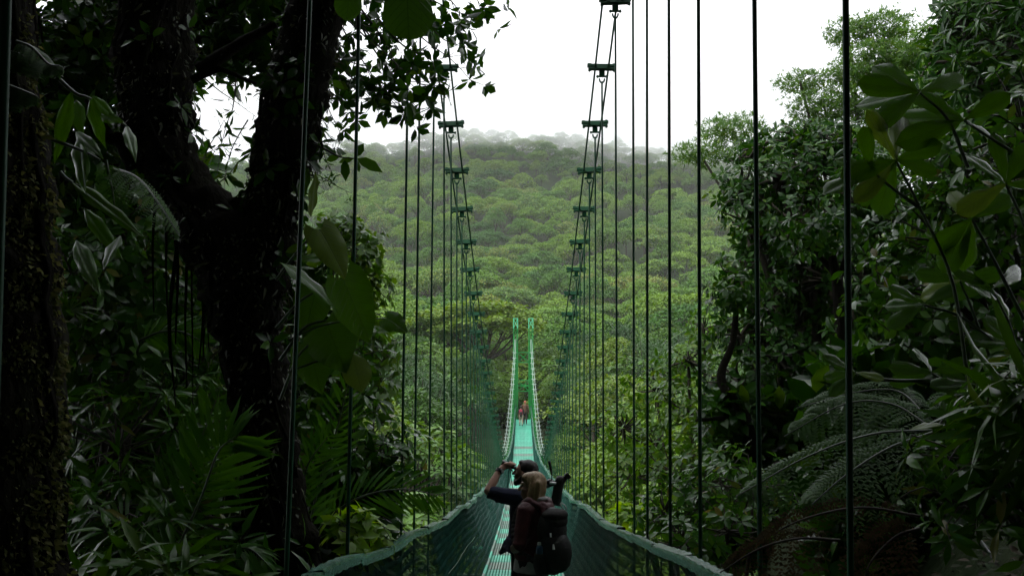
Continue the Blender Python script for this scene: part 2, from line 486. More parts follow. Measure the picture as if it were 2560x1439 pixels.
# handrail segments: folded strip with a lip, each overlapping the next by a small step
for s in (-1, 1):
    y = .9; k = 0
    while y < 80:
        y1 = y + (1.25 if y < 22 else 2.5 if y < 40 else 5.0); n = 14 if y < 30 else 10
        ys = np.linspace(y - .05, y1 + .05, n)
        lift = .008 * (k % 2) + .006 * _wob[s][k + 70]; tilt = .012 * _wob[s][k + 40]
        V = []
        for q in ys:
            c = rail_pt(q, s) + np.array([0, 0, lift])
            w = .042 if q < 22 else .048
            prof = [(-w, .0), (-w + .008, .016), (w - .008, .016 + tilt), (w, 0), (w, -.024), (w - .008, -.024), (w - .012, -.006), (-w + .012, -.006), (-w + .008, -.038), (-w, -.038)]
            wav = .004 * math.sin(q * 31) + .003 * math.sin(q * 57 + 1)
            for px_, pz_ in prof:
                V.append(c + np.array([-s * px_ * -1 * (1 if px_ > 0 else 1), 0, pz_ + wav]))
        m_ = 10; i = np.arange(n - 1)[:, None] * m_; j = np.arange(m_)[None]
        F = np.stack([i + j, i + (j + 1) % m_, i + m_ + (j + 1) % m_, i + m_ + j], -1).reshape(-1, 4)
        if s < 0: F = F[:, ::-1]
        mb = MB(); mb.add(np.array(V), F)
        mb.build('handrail', M['rail'], bridge, smooth=False)
        y = y1; k += 1

# woven wire sides (real wires)
for s in (-1, 1):
    mb = MB()
    VV = []; FF = []; cnt = 0
    y = 1.2
    while y < 80:
        fine = y < 26
        dy = .032 if fine else .07
        nseg = 22 if fine else 9
        rr = .0021 if fine else .0045
        top = rail_pt(y, s); bot = np.array([s * .585, y, deck_z(y) + .02])
        t = np.linspace(0, 1, nseg + 1)
        P = top[None] * (1 - t)[:, None] + bot[None] * t[:, None]
        bulge = np.sin(t * PI) * .05 * s * (1 + .6 * float(np.interp(y / 1.6, range(200), _wob[s])))
        P[:, 0] += bulge + np.where(np.arange(nseg + 1) % 2 == 0, 0.006, -.006)
        P[:, 1] += np.where(np.arange(nseg + 1) % 2 == 0, dy * .6, -dy * .6)
        ang = np.array([0, 2.094, 4.189])
        ring = np.stack([np.cos(ang) * rr, np.sin(ang) * rr, np.zeros(3)], -1)
        V = (P[:, None] + ring[None]).reshape(-1, 3)
        i = np.arange(nseg)[:, None] * 3; j = np.arange(3)[None]
        F = np.stack([i + j, i + (j + 1) % 3, i + 3 + (j + 1) % 3, i + 3 + j], -1).reshape(-1, 4)
        VV.append(V); FF.append(F + cnt); cnt += len(V)
        y += dy
    A_v = np.concatenate(VV); mb.add(A_v, np.concatenate(FF))
    for h in (.5, .06):                                  # tension wires
        P = [rail_pt(q, s) * h + np.array([s * .585, q, deck_z(q)]) * (1 - h) for q in np.linspace(1.2, 80, 160)]
        P = [p + np.array([s * .05 * math.sin(h * PI), 0, 0]) for p in P]
        mb.tube(P, .004, 5)
    mb.build('wire_mesh_side', M['wire'], bridge)

# main cables: two per side
for s in (-1, 1):
    for o in (-.088, .088):
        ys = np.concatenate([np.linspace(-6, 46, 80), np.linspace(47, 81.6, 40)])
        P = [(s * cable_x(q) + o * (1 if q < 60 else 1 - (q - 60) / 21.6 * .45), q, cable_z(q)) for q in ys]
        MB().tube(P[:81], .0135, 8, 0).tube(P[80:], .0125, 8, 1).build('main_cable', [M['paint'], M['cable_lit']], bridge)  # shaded near half painted dark, sky-lit far half painted pale


def clamp_mb(c, slope, s):
    """bar across the two cables, saddle, hanging lug with pin and shackle"""
    mb = MB(); c = np.array(c)
    t = -.03 * s * 0 - .035
    rot = np.array(Matrix.Rotation(slope, 3, 'X')) @ np.array(Matrix.Rotation(random.uniform(-.06, .03), 3, 'Y'))
    P = lambda p: c + rot @ np.array(p)
    mb.box(P((0, 0, .028)), (.39, .05, .034), rot)
    mb.box(P((0, 0, -.022)), (.36, .05, .026), rot)
    mb.box(P((0, 0, .003)), (.13, .06, .07), rot)
    for q in (-.165, .165):
        mb.tube([P((q, 0, .062)), P((q, 0, -.062))], .013, 8)
        mb.box(P((q, 0, .05)), (.04, .04, .016), rot)
        mb.box(P((q, 0, -.044)), (.036, .036, .014), rot)
    for q in (-.088, .088):
        mb.tube([P((q, -.04, 0)), P((q, .04, 0))], .021, 8)
    mb.box(c + (0, 0, -.075), (.075, .035, .10))
    mb.tube([c + (-.062, 0, -.122), c + (.062, 0, -.122)], .014, 8)
    for q in (-.06, .06): mb.ball(c + (q, 0, -.122), (.018, .022, .022), n=8, m=5)
    arc = [c + (.034 * math.cos(a), 0, -.15 + .06 * math.sin(a)) for a in np.linspace(0, -PI, 8)]
    mb.tube(arc, .011, 6)
    return mb


near = {-1: [(2.2, 16, -26), (5.15, 775, 717), (6.8, 898, 868), (9.7, 1022, 1002), (10.9, 1052, 1034), (12.3, 1088, 1070)],
        1: [(3.5, 2114, 2126), (4.9, 1886, 1900), (6.5, 1746, 1751), (7.8, 1672, 1676), (9.3, 1617, 1619), (10.3, 1582, 1586), (11.75, 1538, 1544)]}
far_mb = MB(); far_cl = MB()
for s in (-1, 1):
    todo = [(Y, at(ut, 0, Y)[0], at(ub, 1400, Y)[0], at(ut, 0, Y)[2], at(ub, 1400, Y)[2]) for Y, ut, ub in near[s]]
    y = 13.0
    while y < 79.5:
        todo.append((y, None, None, None, None)); y += 1.31
    for i, (Y, xt, xb, zt, zb) in enumerate(todo):
        zc = cable_z(Y); zd = deck_z(Y) - .07
        if xt is None:
            X0 = s * cable_x(Y); X1 = s * (max(rail_x(Y) + .07, .74) + random.uniform(-.012, .012))
        else:
            sl = (xb - xt) / (zb - zt)
            X0 = xt + sl * (zc - zt); X1 = xt + sl * (zd - zt)
        c = (s * cable_x(Y) if xt is None else X0, Y, zc)
        slope = math.atan((cable_z(Y + .2) - cable_z(Y - .2)) / .4)
        cl = clamp_mb(c, slope, s) if Y < 46 else MB().box(c, (.36, .028, .028)).box((c[0], Y, zc - .07), (.04, .03, .11))
        P = [(c[0], Y, zc - .19), (c[0] + (X1 - c[0]) * .5, Y, (zc + zd) / 2), (X1, Y, zd)]
        rad = .0125 if Y < 46 else .013
        if zc - .19 <= zd + .2: continue
        if i < 50:
            h = MB().tube(P, rad, 8).build('hanger', M['paint'] if Y < 46 else M['paint_far'], bridge)  # far hangers get a brighter green, their stronger light put into the colour
            cl.build('cable_clamp', M['paint'] if Y < 46 else M['cable_lit'], h, smooth=False)  # far clamps pale, sky light put into their colour
        else:
            far_mb.tube(P, rad, 6)
            far_cl.box((c[0], Y, zc), (.34, .04, .04)); far_cl.box((c[0], Y, zc - .08), (.04, .03, .1))
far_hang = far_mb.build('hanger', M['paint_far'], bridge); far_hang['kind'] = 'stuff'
far_cl.build('cable_clamp', M['cable_lit'], far_hang)['kind'] = 'stuff'  # same painted-in sky light as the far cables

# far tower: two lattice legs joined by braces
TY = 82.0
tw = MB(); zb = -3.5
zt = at(1308, 795, TY)[2]; zsplit = at(1308, 821, TY)[2]; zcab = at(1308, 850, TY)[2]
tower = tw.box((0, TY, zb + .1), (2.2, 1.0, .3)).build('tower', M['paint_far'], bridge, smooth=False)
for s in (-1, 1):
    for top in (0, 1):
        mb = MB(); cx = s * .625; h = .175; p = .055
        z0, z1 = (zb, zsplit) if not top else (zsplit + .002, zt)
        for sx in (-1, 1):
            for sy in (-1, 1):
                mb.box((cx + sx * h, TY + sy * h, (z0 + z1) / 2), (p, p, z1 - z0))
        nn = 2 if top else 14
        if top: nn = 1
        zs = np.linspace(z0 + .03, z1 - .03, nn + 1)
        for a, b in zip(zs[:-1], zs[1:]):
            for sy in (-1, 1):
                mb.bar((cx - h, TY + sy * h, a), (cx + h, TY + sy * h, b), .034, .034)
                mb.bar((cx + h, TY + sy * (h + .012), a), (cx - h, TY + sy * (h + .012), b), .034, .034)
                mb.bar((cx + sy * h, TY - h, a), (cx + sy * h, TY + h, b), .034, .034)
                mb.bar((cx - h, TY + sy * h, b), (cx + h, TY + sy * h, b), .04, .04)
        if not top:                                      # web plates between the posts below the saddle
            mb.box((cx, TY + .1, (zb + zcab) / 2), (.30, .03, zcab - zb - .02))
            mb.box((cx, TY - .24, zcab + .05), (.30, .16, .07))
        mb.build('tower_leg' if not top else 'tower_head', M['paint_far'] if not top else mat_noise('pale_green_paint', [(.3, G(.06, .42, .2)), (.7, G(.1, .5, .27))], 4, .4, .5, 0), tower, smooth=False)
for v0, v1 in ((880, 905), (950, 977)):
    mb = MB(); za = at(1308, v0, TY)[2]; zb_ = at(1308, v1, TY)[2]; w = .46
    for z in (za, zb_): mb.bar((-w, TY, z), (w, TY, z), .07, .08)
    mb.bar((-w, TY, za), (w, TY, zb_), .07, .07, (0, 1, 0)); mb.bar((-w, TY + .08, zb_), (w, TY + .08, za), .07, .07, (0, 1, 0))
    if v0 == 950: mb.bar((-w, TY + .04, (za + zb_) / 2), (w, TY + .04, (za + zb_) / 2), .07, .16)
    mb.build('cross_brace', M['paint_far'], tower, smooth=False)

# ------------------------------------------------------------------ forest across the valley
def crown_leaves(npad, Rr, H, pad_r, nleaf, leaf, flat=.25, tpl=LEAF_FAT, up=1.0):
    """umbrella pads over a dome; returns leaf mesh arrays and the pad centres"""
    VV = []; FF = []; n0 = 0; cs = []
    for i in range(npad):
        a = i * 2.399 + R.uniform(-.4, .4); rr = Rr * math.sqrt((i + .4) / npad) * R.uniform(.85, 1.1)
        pr = pad_r * R.uniform(.65, 1.2)
        c = np.array([rr * math.cos(a), rr * math.sin(a), H * (1 - (rr / Rr) ** 2 * .8) + R.uniform(-.8, .8)])
        cs.append(c)
        n = int(nleaf * (pr / pad_r) ** 2)
        q = np.sqrt(R.random(n)) * pr * (1 + .25 * np.sin(R.random(n) * 6.3)); b = R.uniform(0, 2 * PI, n)
        lump = .10 * pr * np.sin(b * 3 + i) + .08 * pr * np.sin(b * 7 + i * 2)
        pos = c + np.stack([q * np.cos(b), q * np.sin(b), -(q / pr) ** 2 * pr * flat * 1.6 + lump * (q / pr) + R.normal(0, .055 * pr, n)], -1)
        ax = np.stack([np.cos(b), np.sin(b), R.normal(-.05, .35, n)], -1) + R.normal(0, .5, (n, 3))
        nr = np.stack([np.cos(b) * q / pr * 1.1, np.sin(b) * q / pr * 1.1, np.full(n, up)], -1) + R.normal(0, .14, (n, 3))
        V, F = place(tpl, pos, ax, nr, leaf * R.uniform(.6, 1.25, n))
        VV.append(V); FF.append(F + n0); n0 += len(V)
    return np.concatenate(VV), np.concatenate(FF), cs


def tree_skeleton(mb, base, fork, cs, r0, mi=0, n=6):
    base = np.array(base); fork = np.array(fork)
    mb.tube(smooth_path([base, base * .5 + fork * .5 + R.normal(0, .12, 3) * np.array([1, 1, 0]), fork], 7), np.linspace(r0, r0 * .7, 7), n, mi)
    for c in cs:
        d = c - fork
        m1 = fork + d * .45 + np.array([0, 0, -.12 * np.linalg.norm(d)])
        mb.tube(smooth_path([fork, m1, c], 6), np.linspace(r0 * .42, r0 * .07, 6), 5, mi)


def hill_proto(i):
    kinds = [(13, 4.8, 3.4, 1.9, 300, .44, .34), (17, 5.6, 4.2, 1.8, 260, .44, .36), (10, 3.6, 3.8, 1.9, 300, .42, .55), (18, 6.0, 3.0, 1.8, 260, .44, .30), (11, 3.0, 5.4, 1.7, 280, .40, .60), (15, 4.8, 4.8, 1.7, 260, .42, .45)]
    np_, Rr, H, pr, nl, lf, fl = kinds[i]
    V, F, cs = crown_leaves(np_, Rr, H, pr, nl, lf, fl)
    mb = MB(); mb.add(V, F, 0)
    tree_skeleton(mb, (0, 0, -9), (0, 0, -2.2), cs[::2], .28, 1, 5)
    return mb.mesh('forest_tree')


protos = [hill_proto(i) for i in range(6)]
for p in protos:
    p.materials.append(M['leaf_hill']); p.materials.append(M['bark_mid'])

spots = []
y = 96.0
while y < 455:
    sp = 6.2 + y * .0055
    xl, xr = -.52 * y - 6, .34 * y + 6
    x = xl + random.uniform(0, sp)
    while x < xr:
        spots.append((x + random.uniform(-1.8, 1.8), y + random.uniform(-2, 2)))
        x += sp * random.uniform(.8, 1.25)
    y += sp * .9
# what shows largest: near, and inside the window that the bridge opening leaves
def shows(p):
    u = 1308 + FPX * p[0] / p[1]
    return (780 < u < 1790)
spots.sort(key=lambda p: (not shows(p), p[1]))
own, rest = spots[:240], spots[240:]
for k, (x, y) in enumerate(own):
    o = bpy.data.objects.new('forest_tree', protos[random.choice([0, 1, 1, 2, 3, 3, 4, 5])]); COL.objects.link(o)
    sc = random.uniform(.5, 1.0)
    o.location = (x, y, float(terrain(x, y)) + 7.4 * sc + random.uniform(-2.2, 2.4))
    o.rotation_euler = (random.uniform(-.06, .06), random.uniform(-.06, .06), random.uniform(0, 6.28)); o.scale = (sc, sc, sc * random.uniform(.8, 1.1))
    tag(o, 'broad green forest tree low on the misty hillside across the valley', 'tree', 'forest trees on the lower hillside')

pc = bpy.data.collections.new('tree_sources')
for p in protos:
    o = bpy.data.objects.new('tree_source', p); pc.objects.link(o)
pts = np.array([(x, y, float(terrain(x, y)) + (5.2 if y < 365 else 2.6) + R.uniform(-1.8, 2.4) + (2.5 * (R.random() < .08) if y > 380 else 0)) for x, y in rest])
pm = bpy.data.meshes.new('forest'); pm.vertices.add(len(pts)); pm.vertices.foreach_set('co', pts.astype(np.float32).ravel()); pm.update()
forest = tag(link('forest', pm), 'mass of green rainforest covering the misty hillside up to the foggy ridge', 'forest', kind='stuff')
ng = bpy.data.node_groups.new('forest', 'GeometryNodeTree')
ng.interface.new_socket('Geometry', in_out='INPUT', socket_type='NodeSocketGeometry'); ng.interface.new_socket('Geometry', in_out='OUTPUT', socket_type='NodeSocketGeometry')
gi = ng.nodes.new('NodeGroupInput'); go = ng.nodes.new('NodeGroupOutput'); iop = ng.nodes.new('GeometryNodeInstanceOnPoints')
ci = ng.nodes.new('GeometryNodeCollectionInfo'); ci.inputs['Collection'].default_value = pc; ci.inputs['Separate Children'].default_value = True; ci.inputs['Reset Children'].default_value = True
rr_ = ng.nodes.new('FunctionNodeRandomValue'); rr_.data_type = 'FLOAT_VECTOR'; rr_.inputs[0].default_value = (-.06, -.06, 0); rr_.inputs[1].default_value = (.06, .06, 6.28)
rs = ng.nodes.new('FunctionNodeRandomValue'); rs.data_type = 'FLOAT'; rs.inputs[2].default_value = .5; rs.inputs[3].default_value = 1.05; rs.inputs['Seed'].default_value = 4
iop.inputs['Pick Instance'].default_value = True
ng.links.new(gi.outputs[0], iop.inputs['Points']); ng.links.new(ci.outputs[0], iop.inputs['Instance'])
ng.links.new(rr_.outputs[0], iop.inputs['Rotation']); ng.links.new(rs.outputs[1], iop.inputs['Scale']); ng.links.new(iop.outputs[0], go.inputs[0])
forest.modifiers.new('forest', 'NODES').node_group = ng

# ------------------------------------------------------------------ trees rising out of the valley
def valley_proto(kind):
    if kind == 0: V, F, cs = crown_leaves(16, 3.0, 2.2, 1.25, 420, .24, .35, LEAF_DIA)
    elif kind == 1: V, F, cs = crown_leaves(22, 2.6, 3.0, 1.05, 330, .30, .5, LEAF_DIA, .8)
    elif kind == 2: V, F, cs = crown_leaves(12, 2.2, 1.8, 1.1, 330, .34, .45, LEAF_DIA, .7)
    elif kind == 4:
        cs = [np.array([r_ * math.cos(a), r_ * math.sin(a), 2.4 * (1 - (r_ / 3) ** 2) + R.uniform(-.5, .5)]) for r_, a in zip(3.0 * np.sqrt(R.random(46)), R.uniform(0, 6.28, 46))]
        V, F = whorls(LEAF_OBO, np.array(cs), np.array([[c[0] * .15, c[1] * .15, 1] for c in cs]), 11, .62, (50, 105))
    elif kind == 5: V, F, cs = crown_leaves(15, 2.6, 2.8, 1.2, 330, .34, .6, LEAF_LAN, .6)
    else: V, F, cs = crown_leaves(26, 3.6, 2.4, 1.15, 320, .22, .2, LEAF_DIA)
    cr = mesh_np('crown', V, [F]); cr.materials.append(M['leaf_mid_dark' if kind in (0, 5) else 'leaf_mid'])
    mb = MB(); tree_skeleton(mb, (0, 0, -12), (0, 0, -1.6), cs, .17)
    tr = mb.mesh('trunk'); tr.materials.append(M['bark_mid'])
    return tr, cr


vprot = [valley_proto(i) for i in range(6)]


def valley_tree(kind, x, y, ztop, sc, label, group):
    r = empty('valley_tree', (x, y, ztop - 2.6 * sc), label, 'tree', group)
    r.rotation_euler = (0, 0, random.uniform(0, 6.28)); r.scale = (sc,) * 3
    for nm, me in zip(('trunk', 'crown'), vprot[kind]):
        o = bpy.data.objects.new(nm, me); COL.objects.link(o); o.parent = r
    return r


# photo position of the crown's top, and distance
def vtrees(rows, label, group):
    for (u, v, Y, kind, sc) in rows:
        p = at(u, v, Y)
        if abs(p[0]) < 4.6 and Y < 80: p[2] = min(p[2], deck_z(Y) - 1.3)
        valley_tree(kind, p[0], p[1], p[2], sc, label, group)


rowsL = []; rowsR = []
for v, Y in ((832, 95), (850, 88), (872, 81), (872, 77), (905, 70), (950, 62), (1000, 55), (1055, 49), (1110, 44), (1165, 40), (1225, 36), (1290, 33), (1360, 30), (1440, 27)):
    step = 3.1 / Y * FPX * .62
    u = 860 - random.uniform(0, step)
    while u < 1265 + 0:
        X = (u - 1308) / FPX * Y
        if X < -2.9 and not (Y > 80 and v < 860 and 1130 < u): rowsL.append((u, v + random.uniform(-30, 30), Y + random.uniform(-2, 2), random.choice((0, 5, 5, 0, 4) if 56 < Y < 79 else (0, 1, 2, 3, 4, 4, 5)), random.uniform(.6, 1.25)))
        u += step * random.uniform(.8, 1.3)
    u = 1355 + random.uniform(0, step)
    while u < 1800:
        X = (u - 1308) / FPX * Y
        vv = v + (40 if Y > 66 and u < 1500 else 0)
        if X > 2.9: rowsR.append((u, vv + random.uniform(-30, 30), Y + random.uniform(-2, 2), random.choice((0, 1, 2, 3, 4, 4, 5)), random.uniform(.6, 1.25)))
        u += step * random.uniform(.8, 1.3)
vtrees(rowsL, 'leafy tree rising from the valley left of the bridge beyond the forked trunk', 'valley trees left of the bridge')
vtrees(rowsR, 'leafy tree rising from the valley right of the bridge', 'valley trees right of the bridge')
# low trees behind the far tower
for u, v, Y, kd, sc in ((1255, 985, 88, 1, .9), (1300, 1003, 90, 2, .8), (1372, 930, 89, 0, 1.1), (1400, 965, 86, 1, 1.0), (1345, 985, 91, 2, .8), (1225, 940, 90, 3, 1.0)):
    p = at(u, v, Y); valley_tree(kd, p[0], p[1], p[2], sc, 'low leafy tree standing close behind the far bridge tower', 'trees behind the far tower')

# umbrella tree left of the far tower
def umbrella_tree():
    Y = 93.0
    pads = [(1058, 800, .0, 2.0), (1105, 782, -1, 2.4), (1150, 772, .5, 2.6), (1196, 762, -.5, 3.0), (1238, 764, 1, 2.8), (1272, 782, 0, 2.3), (1306, 800, .6, 2.0), (1322, 812, -.5, 1.4), (1170, 800, -2.4, 2.2), (1225, 796, -2.2, 2.4), (1128, 816, -2, 2.0), (1268, 815, -1.6, 1.8)]
    root = empty('umbrella_tree', tuple(at(1218, 985, Y)), 'wide flat-topped umbrella tree with fanning bare limbs just left of the far tower', 'tree')
    VV = []; FF = []; n0 = 0; cs = []
    for (u, v, dy, pr) in pads:
        c = at(u, v, Y + dy); cs.append(c + (0, 0, -.35)); n = int(430 * (pr / 2) ** 2)
        q = np.sqrt(R.random(n)) * pr; b = R.uniform(0, 2 * PI, n)
        pos = c + np.stack([q * np.cos(b), q * np.sin(b), -(q / pr) ** 2 * .35 + .16 * np.sin(b * 4 + u) + R.normal(0, .16, n)], -1)
        V, F = place(LEAF_FAT, pos, np.stack([np.cos(b), np.sin(b), R.normal(0, .3, n)], -1), np.stack([R.normal(0, .4, n), R.normal(0, .4, n), np.ones(n)], -1), .42 * R.uniform(.6, 1.2, n))
        VV.append(V); FF.append(F + n0); n0 += len(V)
    link('crown', mesh_np('crown', np.concatenate(VV), [np.concatenate(FF)]), M['leaf_crown'], root)
    mb = MB(); base = at(1216, 1010, Y); base[2] = terrain(base[0], Y); fk = at(1212, 905, Y)
    mb.tube(smooth_path([base, (base + fk) / 2 + (.2, 0, 0), fk], 8), np.linspace(.3, .24, 8), 7)
    for c in cs:
        d = c - fk
        mb.tube(smooth_path([fk, fk + d * .5 + np.array([d[0] * .04, 0, -.3]), c], 8), np.linspace(.15, .035, 8), 5)
        for _ in range(3):
            e = c + np.array([R.uniform(-1.4, 1.4), R.uniform(-1, 1), R.uniform(.1, .3)]); s_ = fk + d * .6
            mb.tube(smooth_path([s_, (s_ + e) / 2 + (0, 0, -.15), e], 5), np.linspace(.06, .02, 5), 4)
    mb.build('trunk', M['bark_mid'], root)


M['leaf_crown'] = mat_leaf('umbrella_crown_leaf', [(0, G(.07, .14, .016)), (.5, G(.10, .18, .02)), (1, G(.14, .2, .03))], .6, .28, .35)
umbrella_tree()

# ------------------------------------------------------------------ plants near the camera
class Leaves:
    def __init__(s): s.V = []; s.F = []; s.n = 0
    def add(s, VF):
        V, F = VF
        s.V.append(V); s.F.append(F + s.n); s.n += len(V); return s
    def build(s, name, mat, parent=None):
        return link(name, mesh_np(name, np.concatenate(s.V), [np.concatenate(s.F)]), mat, parent)


def ground_at(x, y): return float(terrain(x, y))


def bush(name, label, cat, lobes, tpl, size, n, k, mat, base=None, up=.5, inner=.35, spread=(55, 100), stem_r=.05, group=None, stem_mat='twig', twigs=True, part='crown', sag=.15):
    """lobes: (u, v, Y, rx, ry, rz); n clusters of k leaves per unit lobe"""
    cs = [at(u, v, Y) for u, v, Y, *_ in lobes]
    if base is None:
        b = np.mean(cs, 0); base = (b[0], b[1], ground_at(b[0], b[1]))
    base = np.array(base, float)
    root = empty(name, tuple(base), label, cat, group)
    lv = Leaves(); mb = MB()
    mid = np.mean(cs, 0)
    for c, (u, v, Y, rx, ry, rz) in zip(cs, lobes):
        rad = np.array([rx, ry, rz])
        m = max(6, int(n * rx * rz))
        p, d = in_lobe(c, rad, m, inner)
        ax = d + np.array([0, 0, up]) + R.normal(0, .35, d.shape)
        lv.add(whorls(tpl, p, ax, k, size * R.uniform(.75, 1.15, m)[:, None] if False else size, spread, sag=sag))
        fk = base * .35 + mid * .65
        fk = fk + (c - mid) * .25
        mb.tube(smooth_path([base, base * .6 + fk * .4 + R.normal(0, .08, 3), fk, fk * .4 + c * .6 + R.normal(0, .08, 3), c], 14), np.linspace(stem_r, stem_r * .3, 14), 6, rough=.04)
        if twigs:
            sel = R.choice(m, min(m, 26), replace=False)
            for q in p[sel]:
                s_ = c + (q - c) * .1
                mb.tube(smooth_path([s_, (s_ + q) / 2 + R.normal(0, .06, 3), q], 5), np.linspace(stem_r * .25, .003, 5), 4, cap=False)
    lv.build(part, mat, root)
    mb.build('trunk' if cat == 'tree' else 'stem', M[stem_mat], root)
    return root


def sprays(lv, mb, paths, Y, tpl, size, k, step, tw=.22, r=.012, dy=.5, side=.35, spread=(45, 95)):
    """leafy branches: photo-plane paths pushed about in depth; clusters along and at side twigs"""
    for pth in paths:
        yy = Y + R.uniform(-dy, dy)
        P = np.array([at(q[0], q[1], yy + (i * R.uniform(-.1, .1))) for i, q in enumerate(pth)])
        n = max(6, int(np.sum(np.linalg.norm(np.diff(P, axis=0), axis=1)) / step))
        S = smooth_path(P, n)
        mb.tube(S, np.linspace(r, r * .25, n), 5)
        pos = []; ax = []
        for i in range(1, n):
            t = S[i] - S[i - 1]; t /= np.linalg.norm(t)
            if R.random() < side or i == n - 1:
                pos.append(S[i]); ax.append(t + R.normal(0, .4, 3))
            if R.random() < .8:
                d = np.cross(t, rdir(1)[0]); d = d / np.linalg.norm(d) * tw * R.uniform(.4, 1.2) + t * tw * .5
                e = S[i] + d
                mb.tube([S[i], S[i] + d * .55 + R.normal(0, .015, 3), e], [r * .4, r * .3, r * .18], 4, cap=False)
                pos.append(e); ax.append(d)
        lv.add(whorls(tpl, np.array(pos), np.array(ax), k, size, spread))


# --- far-left mossy trunk
def trunk_tufts(lv, P, r, n, size, face=None, tpl=LEAF_DIA, lo=0, hi=1, droop=.6):
    P = np.array(P); m = len(P)
    t = R.uniform(lo, hi, n) * (m - 1.001); i = t.astype(int); f = (t - i)[:, None]
    c = P[i] * (1 - f) + P[i + 1] * f; rr = np.interp(t, range(m), r)
    a = R.uniform(0, 2 * PI, n) if face is None else R.normal(face[0], face[1], n)
    d = np.stack([np.cos(a), np.sin(a), np.zeros(n)], -1)
    pos = c + d * (rr * .97)[:, None]
    ax = d * R.uniform(.3, 1, (n, 1)) + R.normal(0, .5, (n, 3)); ax[:, 2] -= droop
    lv.add(place(tpl, pos, ax, d + R.normal(0, .5, (n, 3)), size * R.uniform(.4, 1.4, n)))


def mossy_trunk():
    Y = 3.6
    root = empty('mossy_tree', tuple(at(-50, 1500, Y) * [1, 1, 0] + [0, 0, -1.9]), 'thick dark trunk shaggy with yellow-green moss, nearest on the left', 'tree')
    rows = [(-95, 1700), (-80, 1440), (-66, 1200), (-55, 950), (-62, 700), (-60, 450), (-70, 200), (-85, -60), (-110, -500)]
    P = smooth_path([at(u, v, Y) for u, v in rows], 60)
    ed = np.interp(np.linspace(0, 1, 60), np.linspace(0, 1, 9), [240, 225, 205, 205, 195, 180, 160, 165, 200]) / px(Y)
    r = ed * (1 + .05 * np.sin(np.arange(60) * 1.1) + R.normal(0, .02, 60))
    mb = MB(); mb.tube(P, r, 22, rough=.035)
    for _ in range(9):                                   # climbing roots
        a0 = R.uniform(-1.2, 1.2); S = [P[i] + r[i] * 1.0 * np.array([math.cos(a0 + .25 * math.sin(i * .13 + a0 * 9)), -abs(math.sin(a0)) * .9 if a0 < 0 else math.sin(a0) * .5, 0]) for i in range(0, 60, 2)]
        mb.tube(S, R.uniform(.008, .02), 6, rough=.1)
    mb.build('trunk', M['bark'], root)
    lv = Leaves()
    trunk_tufts(lv, P, r * 1.01, 5200, .022, (-.35, .28)); trunk_tufts(lv, P, r * 1.02, 2600, .03, (-.1, .2), LEAF_DIA, 0, .75)
    trunk_tufts(lv, P, r * 1.01, 500, .02, (-.9, .4))
    lv.build('moss', M['moss'], root)


mossy_trunk()

